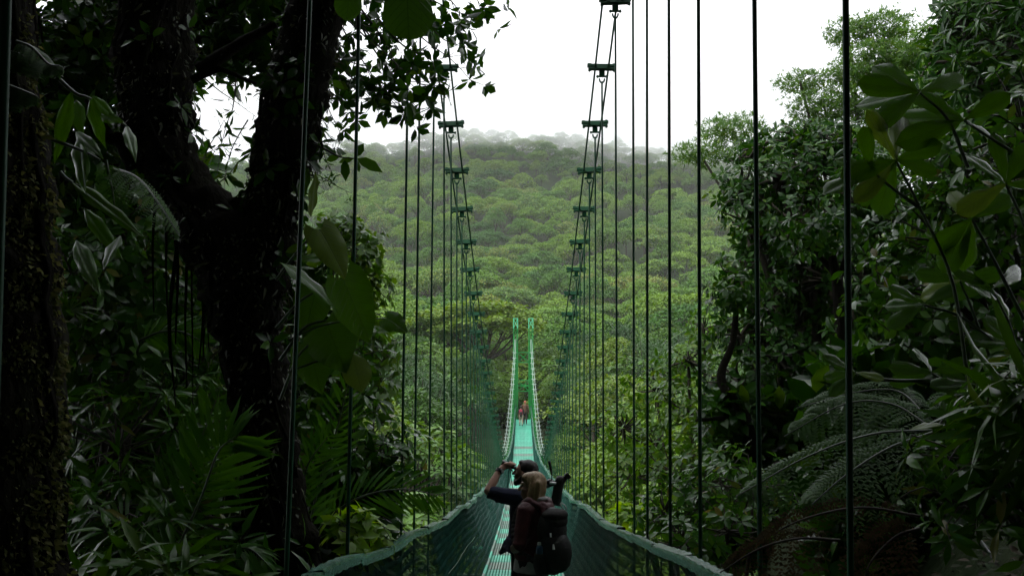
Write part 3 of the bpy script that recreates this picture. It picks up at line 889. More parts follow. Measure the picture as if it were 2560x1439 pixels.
# --- forked tree
def forked_tree():
    Y = 7.2
    root = empty('forked_tree', tuple(at(690, 1500, Y) * [1, 1, 0] + [0, 0, -2.2]), 'dark forked tree trunk hung with climbers between the left hanger cables', 'tree')
    def lim(rows, w, n=44, dy=None):
        P = smooth_path([at(u, v, Y + (0 if dy is None else dy[i])) for i, (u, v) in enumerate(rows)], n)
        r = np.interp(np.linspace(0, 1, n), np.linspace(0, 1, len(w)), np.array(w) / 2 / px(Y))
        return P, r * (1 + .06 * np.sin(np.arange(n) * 1.3) + R.normal(0, .035, n))
    A = lim([(730, 1700), (712, 1440), (682, 1250), (664, 1080), (640, 930), (618, 800), (606, 690)], [230, 190, 155, 142, 150, 178, 205])
    B = lim([(606, 700), (540, 590), (468, 480), (412, 380), (392, 250), (388, 110), (400, -120)], [200, 185, 150, 155, 190, 205, 170], dy=[0, 0, .1, .15, .2, .25, .3])
    C = lim([(628, 700), (672, 580), (690, 470), (712, 370), (735, 250), (765, 130), (805, -20), (845, -180)], [185, 150, 138, 150, 160, 148, 130, 120], dy=[0, 0, -.05, -.1, -.15, -.2, -.25, -.3])
    mb = MB()
    for P, r in (A, B, C): mb.tube(P, r, 18, rough=.05)
    def br(rows, w0, w1, Y=Y, n=14):
        mb.tube(smooth_path([at(u, v, Y) for u, v in rows], n), np.linspace(w0, w1, n) / 2 / px(Y), 8, rough=.08)
    br([(500, 470), (545, 520), (600, 512), (660, 540)], 58, 40); br([(520, 590), (575, 585), (640, 610)], 45, 34)
    br([(300, 350), (270, 340), (250, 300), (215, 250)], 46, 12); br([(330, 420), (290, 350), (255, 345)], 30, 10)
    br([(500, 180), (540, 150), (600, 110), (690, 60)], 46, 22); br([(480, 200), (540, 175), (570, 180), (640, 210)], 22, 8)
    for _ in range(16):                                  # lianas and climbing roots on the bark
        P, r = (A, B, C)[R.integers(3)]; a0 = R.uniform(-2.6, -.4); i0 = R.integers(0, 12)
        S = [P[i] + r[i] * np.array([math.cos(a0 + .5 * math.sin(i * .17)), math.sin(a0 + .5 * math.sin(i * .17)), 0]) for i in range(i0, len(P), 2)]
        mb.tube(S, R.uniform(.008, .022), 5, rough=.1)
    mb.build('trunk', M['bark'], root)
    # hanging air roots
    mr = MB()
    for u, v, L in [(470, 640, 330), (452, 600, 420), (488, 660, 260), (505, 700, 200), (432, 560, 300), (520, 640, 240), (415, 520, 380), (545, 620, 170), (478, 650, 380), (395, 480, 300)]:
        p0 = at(u, v - 40, Y - .1); p1 = at(u + R.uniform(-14, 10), v + L, Y - .1 + R.uniform(-.15, .15))
        mr.tube(smooth_path([p0, (p0 + p1) / 2 + R.normal(0, .03, 3), p1], 10), np.linspace(.016, .004, 10) * R.uniform(.5, 1.3), 5, rough=.1)
    mr.build('air_root', M['bark'], root)
    lv = Leaves()
    for (P, r), n in ((A, 1000), (B, 1500), (C, 1500)):
        trunk_tufts(lv, P, r * 1.02, int(n * 1.3), .04); trunk_tufts(lv, P, r * 1.04, n // 3, .075, droop=1.0, tpl=LEAF_LAN)
    lv.build('moss', M['leaf_epi'], root)
    lv = Leaves()
    for (P, r), n, lo in ((B, 40, .15), (C, 55, .1), (A, 10, .5)):
        t = R.uniform(lo, 1, n); i = (t * (len(P) - 1)).astype(int); d = rdir(n) * [1, 1, .5]
        lv.add(whorls(LEAF_ELL, P[i] + unit(d) * (r[i] * 1.1)[:, None], d + [0, 0, .3], 6, .13, (40, 100)))
    lv.build('climber_leaves', M['leaf_dark'], root)


M['leaf_epi'] = mat_leaf('epiphyte_leaf', [(0, G(.015, .02, .008)), (.7, G(.03, .04, .012)), (1, G(.06, .06, .02))], .6, .15, .3)
forked_tree()

# --- canopy of the left trees, with the sky showing through
root = empty('canopy_tree', (-4.6, 9.5, -3.5), 'leafy crown filling the upper left behind the forked trunk, sky glinting through', 'tree')
lv = Leaves(); mb = MB()
for (u, v, Y, rx, rz, n) in [(200, 40, 9.5, 1.0, .75, 300), (330, 120, 9.8, .9, .6, 220), (240, 270, 9.6, .75, .5, 130), (570, 40, 9.4, .75, .55, 210), (640, 120, 9.2, .35, .22, 40), (120, 200, 9.0, .7, .8, 200), (660, 80, 9.0, .45, .5, 110), (40, 100, 9.4, .9, .9, 260), (420, -30, 9.6, .9, .6, 200), (700, -40, 8.8, .7, .45, 150), (280, 430, 9.4, .7, .5, 190), (150, 480, 9.2, .9, .7, 260)]:
    p, d = in_lobe(at(u, v, Y), (rx, .9, rz), int(n * .56), .1)
    lv.add(whorls(LEAF_ELL, p, d + [0, 0, .3] + R.normal(0, .5, d.shape), 6, .17, (45, 100)))
    c = at(u, v, Y)
    mb.tube(smooth_path([(-4.6, 9.5, -3.5), (-4.7, 9.5, 0), (-4.6, 9.6, 3.0), c], 16), np.linspace(.13, .03, 16), 7)
    for q in p[:14]: mb.tube(smooth_path([c, (c + q) / 2 + R.normal(0, .05, 3), q], 5), np.linspace(.015, .004, 5), 4)
lv.build('crown', M['leaf_dark'], root); mb.build('trunk', M['bark'], root)

LEAF_ROUND = leaf_template(.52, .10, .14, prof={.28: .72, .62: 1.0})
# --- overhanging branch with silhouetted leaves beside the left cables
root = empty('overhanging_branch', tuple(at(800, -150, 8.6)), 'overhanging branches of small oval leaves dark against the white sky at top centre left', 'branch')
lv = Leaves(); mb = MB()
sprays(lv, mb, [[(800, -60), (850, 60), (905, 150), (960, 230), (1010, 285)], [(830, -60), (900, 60), (980, 150), (1050, 210), (1085, 215)], [(900, -80), (990, 30), (1060, 100), (1130, 150), (1175, 200)],
                [(940, -80), (1040, -20), (1120, 20), (1180, 40), (1215, 15)], [(790, 60), (815, 150), (850, 220), (890, 300)], [(780, 150), (800, 210), (815, 260), (850, 330)], [(950, -60), (1050, 40), (1110, 100), (1165, 118)],
                [(860, -40), (900, 100), (880, 190), (930, 250)], [(980, -60), (1060, -20), (1140, 10), (1150, 60)], [(900, 20), (960, 100), (1000, 180), (1060, 240)], [(820, -40), (840, 90), (850, 160), (845, 240)], [(1000, -50), (1100, -30), (1180, -10), (1205, 20)], [(810, -30), (870, 20), (920, 40), (960, 60)], [(850, 30), (900, 80), (950, 130), (990, 200)], [(900, 60), (950, 150), (1020, 230), (1030, 290)], [(940, 40), (1010, 120), (1070, 140), (1090, 180)], [(820, 120), (870, 190), (930, 210), (970, 260)]],
       8.6, LEAF_ROUND, .135, 6, .17, .2, .010, .7, .3)
sprays(lv, mb, [[(800, 100), (860, 150), (940, 170), (1040, 180)], [(830, 20), (900, 30), (960, 80), (1030, 130)], [(790, 200), (840, 215), (880, 240), (940, 255)]], 8.9, LEAF_ELL, .14, 6, .15, .2, .009, .5, .4)
lv.build('leaves', M['leaf_dark'], root); mb.build('twig', M['twig'], root)

# twigs and leaves crossing the gap of the fork
root = empty('tangled_twig', tuple(at(520, 200, 8.0)), 'thin leafy twigs silhouetted in the sky gap between the two limbs of the fork', 'branch')
lv = Leaves(); mb = MB()
sprays(lv, mb, [[(505, 190), (545, 225), (590, 255), (650, 300)], [(590, 180), (585, 260), (560, 330), (545, 420)], [(500, 420), (520, 370), (545, 330), (560, 300)], [(620, 300), (590, 350), (570, 400), (560, 470)], [(510, 470), (560, 450), (600, 400), (630, 380)]], 8.0, LEAF_LAN, .13, 3, .24, .12, .007, .3, .35)
lv.build('leaves', M['leaf_dark'], root); mb.build('twig', M['twig'], root)

# leafy twig with four leaves in front of the hill
root = empty('leafy_twig', tuple(at(770, 380, 7.0)), 'slender twig ending in four dark leaves in front of the hillside', 'branch')
lv = Leaves(); mb = MB()
tw = [(760, 350), (810, 372), (850, 392), (885, 396)]
P = smooth_path([at(u, v, 7.0) for u, v in tw], 12); mb.tube(P, np.linspace(.009, .004, 12), 6)
def leaf_pix(tpl, a, b, Y, nrm=(0, -1, .3), s=1.0):
    A = at(*a, Y); B = at(*b, Y + R.uniform(-.05, .05)); d = B - A
    return place(tpl, A[None], d[None], np.array(nrm, float)[None] + R.normal(0, .15, 3), np.array([np.linalg.norm(d) * s]))
for a, b in [((886, 394), (912, 356)), ((888, 398), (900, 430)), ((890, 396), (958, 426)), ((884, 397), (845, 405)), ((862, 400), (864, 450)), ((850, 392), (812, 400))]:
    lv.add(leaf_pix(LEAF_ELL, a, b, 7.0, (.3, -1, .25)))
lv.build('leaves', M['leaf_under'], root); mb.build('twig', M['twig'], root)
root = empty('hanging_twig', tuple(at(770, 350, 7.3)), 'drooping twig with small withered leaves beside the forked trunk', 'branch')
lv = Leaves(); mb = MB()
sprays(lv, mb, [[(765, 350), (800, 365), (815, 400), (835, 440)], [(760, 420), (800, 440), (850, 470), (885, 485)], [(770, 385), (790, 410), (795, 450), (790, 480)], [(765, 440), (800, 450), (830, 455)]], 7.3, LEAF_LAN, .055, 3, .07, .07, .005, .2, .5)
lv.build('leaves', M['leaf_dark'], root); mb.build('twig', M['twig'], root)


M['leaf_paddle'] = mat_leaf('paddle_leaf', [(0, G(.022, .065, .010)), (1, G(.04, .10, .015))], .25, .2, .25, veins=True)  # a darker green than the broad leaves
# --- broad leaves
def big_leaf(a, b, Ya, Yb, width, nrm, shape='heart', droop=.12, fold=.12, wave=.02, n=14, m=5):
    """one large leaf from base pixel a to tip pixel b; returns V, F, uv"""
    A = at(*a, Ya); B = at(*b, Yb); ax = B - A; L = np.linalg.norm(ax); ax = ax / L
    nr = np.array(nrm, float); nr = nr - ax * (nr @ ax); nr /= np.linalg.norm(nr); sd = np.cross(ax, nr)
    t = np.linspace(0, 1, n)
    if shape == 'heart': w = np.interp(t, [0, .04, .12, .25, .45, .7, .9, 1], [.55, .8, .95, 1, .9, .6, .2, 0])
    elif shape == 'obovate': w = np.interp(t, [0, .1, .3, .55, .75, .9, .97, 1], [.06, .2, .55, .9, 1, .72, .35, 0])
    elif shape == 'elliptic': w = np.interp(t, [0, .1, .3, .5, .7, .9, 1], [.06, .4, .88, 1, .86, .38, 0])
    else: w = np.interp(t, [0, .1, .3, .6, .85, 1], [.05, .5, 1, .85, .35, 0])
    V = []; uv = []
    xs = np.linspace(-1, 1, 2 * m + 1)
    ph = R.uniform(0, 6)
    for i in range(n):
        for x in xs:
            tt = t[i]
            if shape == 'heart': tt = tt - .20 * (abs(x) ** 1.6) * max(0, 1 - t[i] * 4) * 1.0
            z = -droop * t[i] ** 2 + fold * abs(x) * w[i] * .8 - .10 * x * x * w[i] + wave * math.sin(t[i] * 15 + ph + (1.5 if x > 0 else 0)) * abs(x) ** 2
            V.append(A + ax * L * tt + sd * x * w[i] * width / 2 + nr * z * L)
            uv.append((.5 + x * w[i] * .5, t[i]))
    k = 2 * m + 1
    i = np.arange(n - 1)[:, None] * k; j = np.arange(k - 1)[None]
    F = np.stack([i + j, i + j + 1, i + k + j + 1, i + k + j], -1).reshape(-1, 4)
    return np.array(V), F, np.array(uv)


def leafy(name, label, cat, leaves, stems, mat='leaf_big', group=None, base=None, stem_r=.012):
    """a plant whose every large leaf is a part of its own"""
    b0 = at(*stems[0][0][0][:2], stems[0][1]) if base is None else np.array(base)
    root = empty(name, tuple(b0), label, cat, group)
    for L in leaves:
        (a, b, Ya, Yb, w, nrm, shape), kw = L[:7], (L[7] if len(L) > 7 else {})
        kw = dict(kw); mm = kw.pop('mat', mat)
        V, F, uv = big_leaf(a, b, Ya, Yb, w, nrm, shape, **kw)
        link('leaf', mesh_np('leaf', V, [F], uv=uv), M[mm], root)
    mb = MB()
    for pth, Y, *r in stems:
        rr = r[0] if r else stem_r
        P = smooth_path([at(p[0], p[1], p[2] if len(p) > 2 else Y) for p in pth], 14)
        mb.tube(P, np.linspace(rr, rr * .6, 14), 7)
    mb.build('stem', M['stem_green'], root)
    return root


M['stem_green'] = mat_noise('leaf_stalk', [(.3, G(.02, .04, .015)), (.7, G(.05, .08, .03))], 8, .4, .4, .2)
Yv = 6.6
leafy('heart_leaf_climber', 'climber with very large heart-shaped leaves right of the forked trunk', 'plant', [
    ((815, 640), (735, 640), Yv, Yv + .2, .0001 + .10, (.2, -1, .4), 'heart'),
    ((800, 575), (868, 690), Yv, Yv - .1, .25, (.4, -1, .5), 'heart', dict(mat='leaf_yellow')),
    ((815, 800), (862, 930), Yv + .1, Yv - .1, .40, (-.2, -1, .25), 'heart', dict(droop=.05)),
    ((860, 700), (925, 860), Yv - .1, Yv - .2, .34, (-.5, -1, .1), 'heart', dict(droop=.04)),
    ((966, 795), (1015, 825), Yv - .1, Yv - .25, .15, (.1, -1, .2), 'heart', dict(wave=.05)),
    ((700, 655), (858, 745), Yv - .2, Yv - .3, .17, (.25, -.35, 1), 'lance', dict(droop=.2)),
    ((790, 720), (760, 840), Yv + .1, Yv, .26, (.3, -1, .3), 'heart'),
    ((770, 860), (800, 980), Yv + .15, Yv, .28, (-.2, -1, .5), 'heart'),
    ((880, 880), (905, 975), Yv, Yv - .1, .20, (.3, -1, .3), 'elliptic', dict(mat='leaf_yellow')),
], [([(720, 850), (800, 815), (880, 800), (966, 796)], Yv, .008), ([(700, 900), (760, 820), (815, 800)], Yv, .013), ([(690, 820), (760, 745), (860, 702)], Yv, .012), ([(690, 700), (750, 620), (800, 576)], Yv, .01), ([(700, 1000), (740, 900), (770, 862)], Yv, .012), ([(720, 930), (800, 900), (880, 882)], Yv, .009)])
leafy('hanging_leaf', 'single huge dark green leaf hanging into the top of the frame beside the cables', 'plant', [
    ((1015, -120), (1022, 97), 5.6, 5.5, .30, (.1, -1, .15), 'obovate', dict(droop=.04, fold=.05, wave=.015, mat='leaf_paddle')),
    ((880, -90), (868, 50), 5.7, 5.7, .17, (.4, -1, .1), 'obovate', dict(droop=.08, mat='leaf_paddle'))],
    [([(960, -260), (1000, -200), (1015, -118)], 5.6, .012), ([(960, -260), (900, -160), (880, -90)], 5.6, .01)])
leafy('yellowing_leaf', 'yellow-green oval leaf hanging edge-on against the forked trunk and the hill', 'plant', [
    ((790, 430), (772, 545), 6.8, 6.7, .12, (-1, -1, .1), 'elliptic', dict(mat='leaf_yellow', droop=.05)),
    ((770, 420), (745, 500), 6.9, 6.8, .10, (-.5, -1, .2), 'elliptic')],
    [([(740, 400), (770, 405), (790, 430)], 6.8, .006)])

# --- lance-leaved plants among the left trunks
def px_leaf_rows(name, label, rows, Y, mat, stems, sc=1.0, shape='lance'):
    L = []
    for a, b, w in rows:
        L.append((a, b, Y + R.uniform(-.15, .15), Y + R.uniform(-.3, .1), w / px(Y), (R.uniform(-.5, .5), -1, R.uniform(.1, .7)), shape))
    return leafy(name, label, 'plant', L, [(s, Y) for s in stems], mat)


px_leaf_rows('lance_leaf_plant', 'drooping lance-shaped leaves between the mossy trunk and the forked trunk', [((225, 245), (255, 375), 45), ((190, 250), (200, 335), 40), ((180, 230), (130, 410), 42), ((200, 330), (195, 470), 50), ((250, 290), (300, 300), 30), ((315, 315), (340, 385), 32), ((230, 240), (300, 305), 30), ((190, 330), (250, 380), 34)], 5.4, 'leaf_big', [[(60, 335), (130, 350), (200, 375), (250, 400)], [(150, 200), (190, 235), (230, 250), (315, 315)]])
px_leaf_rows('strap_leaf_plant', 'long pale green strap leaf lying across the foliage below the fern', [((180, 455), (365, 580), 40), ((210, 520), (300, 640), 40), ((190, 600), (240, 720), 46), ((300, 590), (250, 660), 40)], 5.6, 'leaf_big', [[(150, 430), (165, 445), (182, 456)]])


# --- ferns, palms
def fern_leaves(P, npair, plen, pw, nrm, droop=.35, pin=11, tpl=LEAF_DIA, taper=None):
    """a bipinnate frond along the curve P"""
    S = smooth_path(P, npair + 4); lv = Leaves(); nrm = np.array(nrm, float)
    for i in range(2, npair + 3):
        t = (i - 2) / npair
        L = plen * (math.sin(PI * min(1, .18 + .82 * t) ** .9) ** .7 if taper is None else taper(t))
        tg = unit(S[min(i + 1, len(S) - 1)] - S[i - 1]); sd = unit(np.cross(tg, nrm)); up = np.cross(sd, tg)
        for s in (-1, 1):
            L_ = L; L = L * R.uniform(.78, 1.08); d = unit(s * sd + tg * R.uniform(.3, .6) + R.normal(0, .07, 3)); c = np.linspace(.04, 1, pin)
            pts = S[i] + d * (L * c)[:, None] + np.array([0, 0, -1]) * (droop * L * c ** 2)[:, None]
            pd = np.gradient(pts, axis=0); pd = unit(pd)
            for q in (-1, 1):
                ax = pd * .55 + q * np.cross(up, pd)
                lv.add(place(tpl, pts, ax, np.repeat(up[None], pin, 0), pw * np.sin(PI * (.25 + .72 * (1 - c) ** .8 * .9)) * 1.0 + .004))
            L = L_
    return lv, S


def fern(name, label, fronds, mat, base, group=None):
    root = empty(name, tuple(base), label, 'fern', group)
    for P, npair, plen, pw, nrm, dr in fronds:
        lv, S = fern_leaves(P, npair, plen, pw, nrm, dr)
        mb = MB(); mb.add(np.concatenate(lv.V), np.concatenate(lv.F)); mb.tube(S, np.linspace(.008, .003, len(S)), 5, 1)
        mb.build('frond', [M[mat], M['stem_green'] if mat != 'fern_dead' else M['twig']], root)
    return root


A_ = lambda pts, Y: [at(p[0], p[1], p[2] if len(p) > 2 else Y) for p in pts]
fern('arching_fern', 'fern frond arching down over the forked trunk, its edge catching pale light', [
    (A_([(285, 420, 5.8), (345, 445, 5.6), (395, 505, 5.4), (450, 590, 5.3)], 5.6), 26, .15, .017, (.5, -.25, 1), .7),
    (A_([(265, 400), (280, 470), (290, 540)], 5.7), 16, .09, .014, (.2, -1, .5), .3)], 'fern', at(270, 400, 5.6))
fern('small_fern', 'pale small fern tuft growing on the mossy trunk near the frame edge', [
    (A_([(40, 105), (80, 120), (120, 160), (150, 165)], 3.3), 14, .06, .02, (.2, -.5, 1), .7),
    (A_([(20, 215), (50, 225), (90, 240)], 3.3), 12, .06, .02, (.2, -.6, 1), .9),
    (A_([(20, 130), (55, 140), (80, 175)], 3.3), 12, .05, .02, (.2, -.6, 1), .7)], 'fern', at(40, 105, 3.3))
fern('tree_fern', 'large tree fern with pale fronds arching over the dark bank on the right', [
    (A_([(2330, 1075, 5.6), (2180, 1085, 5.4), (2020, 1140, 5.2), (1840, 1240, 5.1)], 5.4), 26, .30, .036, (-.1, -.55, 1), .75),
    (A_([(2330, 1070, 5.8), (2230, 1010, 6), (2110, 1010, 6), (1960, 1090, 6)], 5.8), 24, .30, .036, (0, -.7, 1), .55),
    (A_([(2330, 1060, 5.9), (2250, 980, 6.2), (2140, 980, 6.2), (1990, 1020, 6.2)], 6), 22, .26, .036, (0, -.8, 1), .5),
    (A_([(2340, 1070, 5.7), (2400, 1000, 5.8), (2420, 1010, 5.9), (2480, 1060, 6)], 5.7), 18, .22, .034, (.1, -.7, 1), .5),
    (A_([(2330, 1080, 5.5), (2220, 1120, 5.2), (2110, 1190, 5), (2030, 1260, 4.9)], 5.3), 22, .26, .034, (-.1, -.6, 1), .7)], 'fern', at(2335, 1080, 5.7))
fern('withered_fern', 'withered brown fern fronds hanging over the dark bank at the lower right', [
    (A_([(2300, 1290), (2150, 1268), (2000, 1300), (1890, 1360)], 4.6), 16, .22, .02, (0, -1, .4), 1.0),
    (A_([(2100, 1350), (2000, 1345), (1900, 1370), (1800, 1430)], 4.5), 15, .18, .018, (0, -1, .4), .9),
    (A_([(2300, 1320), (2240, 1340), (2180, 1400), (2150, 1470)], 4.4), 18, .2, .022, (.3, -1, .3), .8)], 'fern_dead', at(2310, 1300, 4.6))


def palm_frond(P, n, L, w, nrm, droop=.25, ang=.6):
    S = smooth_path(P, n); lv = Leaves()
    for i in range(1, n):
        t = i / n; tg = unit(S[min(i + 1, n - 1)] - S[i - 1]); sd = unit(np.cross(tg, np.array(nrm, float))); up = np.cross(sd, tg)
        ll = L * (math.sin(PI * (.15 + .8 * t)) ** .6)
        for s in (-1, 1):
            d = unit(s * sd + tg * (ang + t * .9))[None] + R.normal(0, .05, (1, 3)); d[:, 2] -= droop * .5
            tpl = leaf_template(w / ll * 1.0, .12, droop)
            lv.add(place(tpl, S[i][None], d, up[None] + R.normal(0, .12, (1, 3)), np.array([ll])))
    return lv, S


def palm(name, label, fronds, base, group=None, mat='palm'):
    root = empty(name, tuple(base), label, 'palm', group)
    for P, n, L, w, nrm, dr in fronds:
        lv, S = palm_frond(P, n, L, w, nrm, dr)
        o = lv.build('frond', M[mat], root)
        MB().tube(S, np.linspace(.011, .004, len(S)), 6).build('rachis', M['stem_green'], o)
    return root


palm('palm_plant', 'palm fronds with bright narrow leaflets just left of the mesh railing', [
    (A_([(790, 1330), (850, 1270), (920, 1235), (1010, 1222), (1085, 1235)], 8.3), 22, .34, .030, (-.1, -.9, .5), .2),
    (A_([(770, 1330), (800, 1200), (840, 1080), (870, 960)], 8.0), 20, .3, .026, (.4, -1, .2), .3),
    (A_([(780, 1330), (760, 1240), (770, 1160), (820, 1090)], 7.8), 18, .3, .026, (.2, -1, .3), .4)], at(785, 1340, 7.5))
palm('understory_palm', 'shaded understory palm with drooping fronds behind the left of the forked trunk', [
    (A_([(420, 1420), (500, 1250), (545, 1130), (590, 1090)], 6.6), 24, .42, .035, (.3, -1, .4), .45),
    (A_([(400, 1430), (420, 1300), (470, 1180), (540, 1000)], 7.2), 24, .4, .035, (.1, -1, .3), .45),
    (A_([(380, 1430), (330, 1330), (270, 1290), (200, 1300)], 6.8), 20, .36, .03, (-.2, -.8, .8), .5),
    (A_([(470, 1430), (560, 1380), (620, 1370), (660, 1400)], 6.6), 18, .3, .03, (.1, -.6, 1), .5)], at(410, 1440, 6.8))
palm('fan_palm', 'small fan of stiff narrow palm leaflets hanging among the air roots', [
    (A_([(350, 850), (400, 830), (450, 828), (500, 850)], 7.6), 16, .26, .03, (0, -1, .5), .2),
    (A_([(500, 960), (480, 1000), (490, 1060), (510, 1120)], 7.8), 20, .24, .025, (0, -1, .2), .3),
    (A_([(560, 1060), (575, 1110), (580, 1160), (590, 1200)], 7.8), 14, .22, .025, (0, -1, .2), .3)], at(350, 850, 7.6))

# bromeliad on the mossy trunk
root = empty('bromeliad', tuple(at(178, 775, 3.4)), 'spiky bromeliad tuft perched on the edge of the mossy trunk', 'plant')
lv = Leaves()
for a in np.linspace(-.6, 2.4, 14):
    d = np.array([math.cos(a), R.uniform(-.6, .3), math.sin(a) + .2])
    lv.add(place(leaf_template(.10, .2, .35), at(176, 775, 3.4)[None], d[None], np.array([[-d[2] * .5, -.8, abs(d[0])]]), np.array([R.uniform(.06, .105)])))
lv.build('leaves', M['leaf_big'], root)

# --- left understory
bush('broadleaf_shrub', 'dark glossy shrub filling the shade behind the gap between mossy and forked trunks', 'shrub',
     [(330, 700, 8.6, .9, .7, .6), (250, 900, 8.4, .8, .7, .6), (450, 880, 8.8, .8, .7, .6), (300, 560, 8.8, .8, .6, .45), (200, 720, 8.2, .6, .6, .6)], LEAF_ELL, .17, 150, 6, M['leaf_under'], stem_r=.04)
bush('glossy_shrub', 'low glossy shrub with wet glints at the foot of the left trunks', 'shrub',
     [(300, 1120, 7.6, .8, .6, .55), (440, 1280, 7.4, .8, .6, .5), (250, 1330, 7.0, .8, .6, .5), (420, 1060, 8.2, .8, .6, .5), (560, 1420, 6.8, .7, .5, .4), (330, 1470, 6.6, .8, .5, .4)], LEAF_LAN, .22, 120, 6, M['leaf_under'], stem_r=.03)
bush('leafy_shrub', 'green shrub behind the forked trunk at the edge of the valley', 'shrub',
     [(830, 1010, 9.6, .6, .6, .6), (900, 1130, 9.8, .6, .6, .5), (780, 1120, 9.2, .6, .6, .5), (740, 960, 9.8, .5, .6, .6), (860, 900, 10.0, .45, .5, .5)], LEAF_ELL, .15, 190, 6, M['leaf_under'], stem_r=.03)
bush('roundleaf_tree', 'sunlit round-leaved bush behind the heart-shaped leaves', 'bush',
     [(880, 620, 11, .42, .5, .35), (830, 580, 11, .3, .4, .25), (905, 720, 11, .35, .4, .35), (930, 860, 11.4, .3, .4, .4), (945, 960, 11.6, .3, .4, .45), (900, 800, 11.3, .4, .4, .4)], LEAF_HRT, .12, 330, 6, M['leaf_fine'], stem_r=.025)
bush('fallen_leaf_plant', 'pale arching strap leaves catching light along the bottom edge at left', 'plant',
     [(280, 1430, 5.4, .25, .25, .12), (380, 1430, 5.4, .25, .25, .10), (470, 1445, 5.4, .2, .2, .08)], leaf_template(.16, .15, .5), .30, 260, 7, M['leaf_big'], stem_r=.012, twigs=False)
bush('sapling', 'thin sapling with drooping leaves behind the hanging air roots', 'bush',
     [(560, 820, 9.0, .35, .4, .5), (520, 960, 9.0, .4, .4, .5), (590, 1000, 9.2, .35, .4, .5)], LEAF_LAN, .16, 150, 5, M['leaf_under'], stem_r=.02)
bush('nettle_shrub', 'bright yellow-green broad-leaved shrub beside the left mesh railing', 'shrub',
     [(905, 1295, 7.2, .15, .12, .07), (870, 1335, 7.1, .18, .12, .09), (945, 1335, 7.3, .14, .1, .09), (890, 1385, 7.0, .17, .12, .09), (850, 1300, 7.1, .1, .1, .06)], leaf_template(.60, .12, .22, st=(0, .2, .55, 1.0), prof={.2: .85, .55: .9}), .125, 700, 5, M['leaf_bright'], inner=.1, stem_r=.012, up=1.2, spread=(60, 100))

# dense growth behind everything on the left: nobody could count these leaves
def undergrowth(name, label, boxes, n, size, tpl, mat, k=5):
    lv = Leaves()
    for (u0, u1, v0, v1, Y0, Y1), m in zip(boxes, n):
        u = R.uniform(u0, u1, m); v = R.uniform(v0, v1, m); y = R.uniform(Y0, Y1, m)
        p = np.array([at(a, b, c) for a, b, c in zip(u, v, y)])
        lv.add(whorls(tpl, p, rdir(m) * .6 + [0, -.3, .6], k, size, (40, 100)))
    return tag(lv.build(name, mat), label, 'undergrowth', kind='stuff')


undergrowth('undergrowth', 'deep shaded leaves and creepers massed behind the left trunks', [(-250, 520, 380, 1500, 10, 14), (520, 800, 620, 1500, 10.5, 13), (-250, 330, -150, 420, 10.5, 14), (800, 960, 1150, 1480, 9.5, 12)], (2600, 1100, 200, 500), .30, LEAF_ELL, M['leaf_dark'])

# ------------------------------------------------------------------ right side
bush('layered_tree', 'tall fine-leaved tree with layered crowns against the white sky at upper right', 'tree',
     [(1750, 385, 24, .75, .8, .25), (1830, 325, 24, .85, .9, .32), (1900, 385, 23.5, .9, .9, .30), (2000, 205, 24, .65, .8, .22), (2060, 265, 24, .95, 1, .42), (2120, 190, 24, .7, .8, .3), (2120, 80, 24.5, .6, .8, .32), (2210, 70, 24, .75, .9, .42), (2260, 150, 24, .9, 1, .5), (2170, 150, 24, .8, .9, .4), (2330, 130, 23, 1.0, 1, .6), (2200, 270, 24, 1.1, 1, .5), (2060, 350, 24, 1.2, 1, .45), (2320, 260, 23, 1.3, 1, .7), (2200, 380, 23, 1.4, 1, .6), (2420, 200, 22, 1.2, 1, .7), (1985, 400, 24, .8, 1, .3)],
     LEAF_LAN, .13, 1300, 7, M['leaf_fine'], base=(9.5, 22, -14), inner=.2, up=.8, stem_r=.10, twigs=False, spread=(25, 85), sag=0)
bush('canopy_tree', 'dark crown with long drooping leaves at the top right corner', 'tree',
     [(2420, 60, 13, .6, .7, .4), (2520, 130, 12, .8, .8, .6), (2380, 150, 13, .5, .6, .4), (2560, 20, 12, .8, .8, .5), (2480, 260, 12.5, .8, .8, .5), (2400, 30, 12.8, .3, .4, .3)], LEAF_LAN, .24, 200, 7, M['leaf_dark'], base=(7.5, 13, -5), stem_r=.14, inner=.3)
bush('dense_tree', 'dense dark glossy-leaved tree filling the right side behind the hanger cables', 'tree',
     [(1850, 470, 15, .55, .7, .38), (1950, 450, 15, .7, .8, .45), (1880, 560, 14.8, .55, .7, .5), (2040, 420, 15, .8, .8, .5), (1990, 560, 14.5, .9, .9, .6), (1850, 680, 14.6, .38, .6, .45), (1900, 760, 14.4, .6, .8, .5), (1850, 840, 14.2, .5, .6, .4), (1950, 900, 14, .7, .8, .5), (2080, 700, 14.5, .9, .9, .9), (2180, 500, 14, 1.0, .9, .8), (2150, 880, 14, 1.0, .9, .7), (2000, 340, 15.5, .6, .6, .3), (1890, 370, 15.5, .55, .6, .25), (2280, 700, 13.5, 1, .9, 1.0), (1850, 960, 13.5, .6, .7, .4), (2120, 360, 15, .8, .8, .4)],
     LEAF_ELL, .15, 200, 7, M['leaf_dark'], base=(4.3, 14.0, -6.5), stem_r=.13, inner=.3)
bush('valley_edge_bush', 'lighter leafy bush low on the right at the valley edge beyond the railing', 'bush',
     [(1560, 1070, 17, .6, .7, .5), (1640, 980, 17, .6, .7, .5), (1720, 900, 16.5, .5, .6, .5), (1640, 1120, 16, .7, .7, .5), (1740, 1040, 15.5, .7, .7, .6), (1580, 1190, 15.5, .6, .7, .4), (1700, 1190, 14.5, .7, .7, .5), (1800, 1130, 14, .7, .7, .6), (1760, 820, 16.5, .3, .4, .3)], LEAF_ELL, .15, 170, 6, M['leaf_fine'], base=(2.8, 16, -9.5), stem_r=.07)
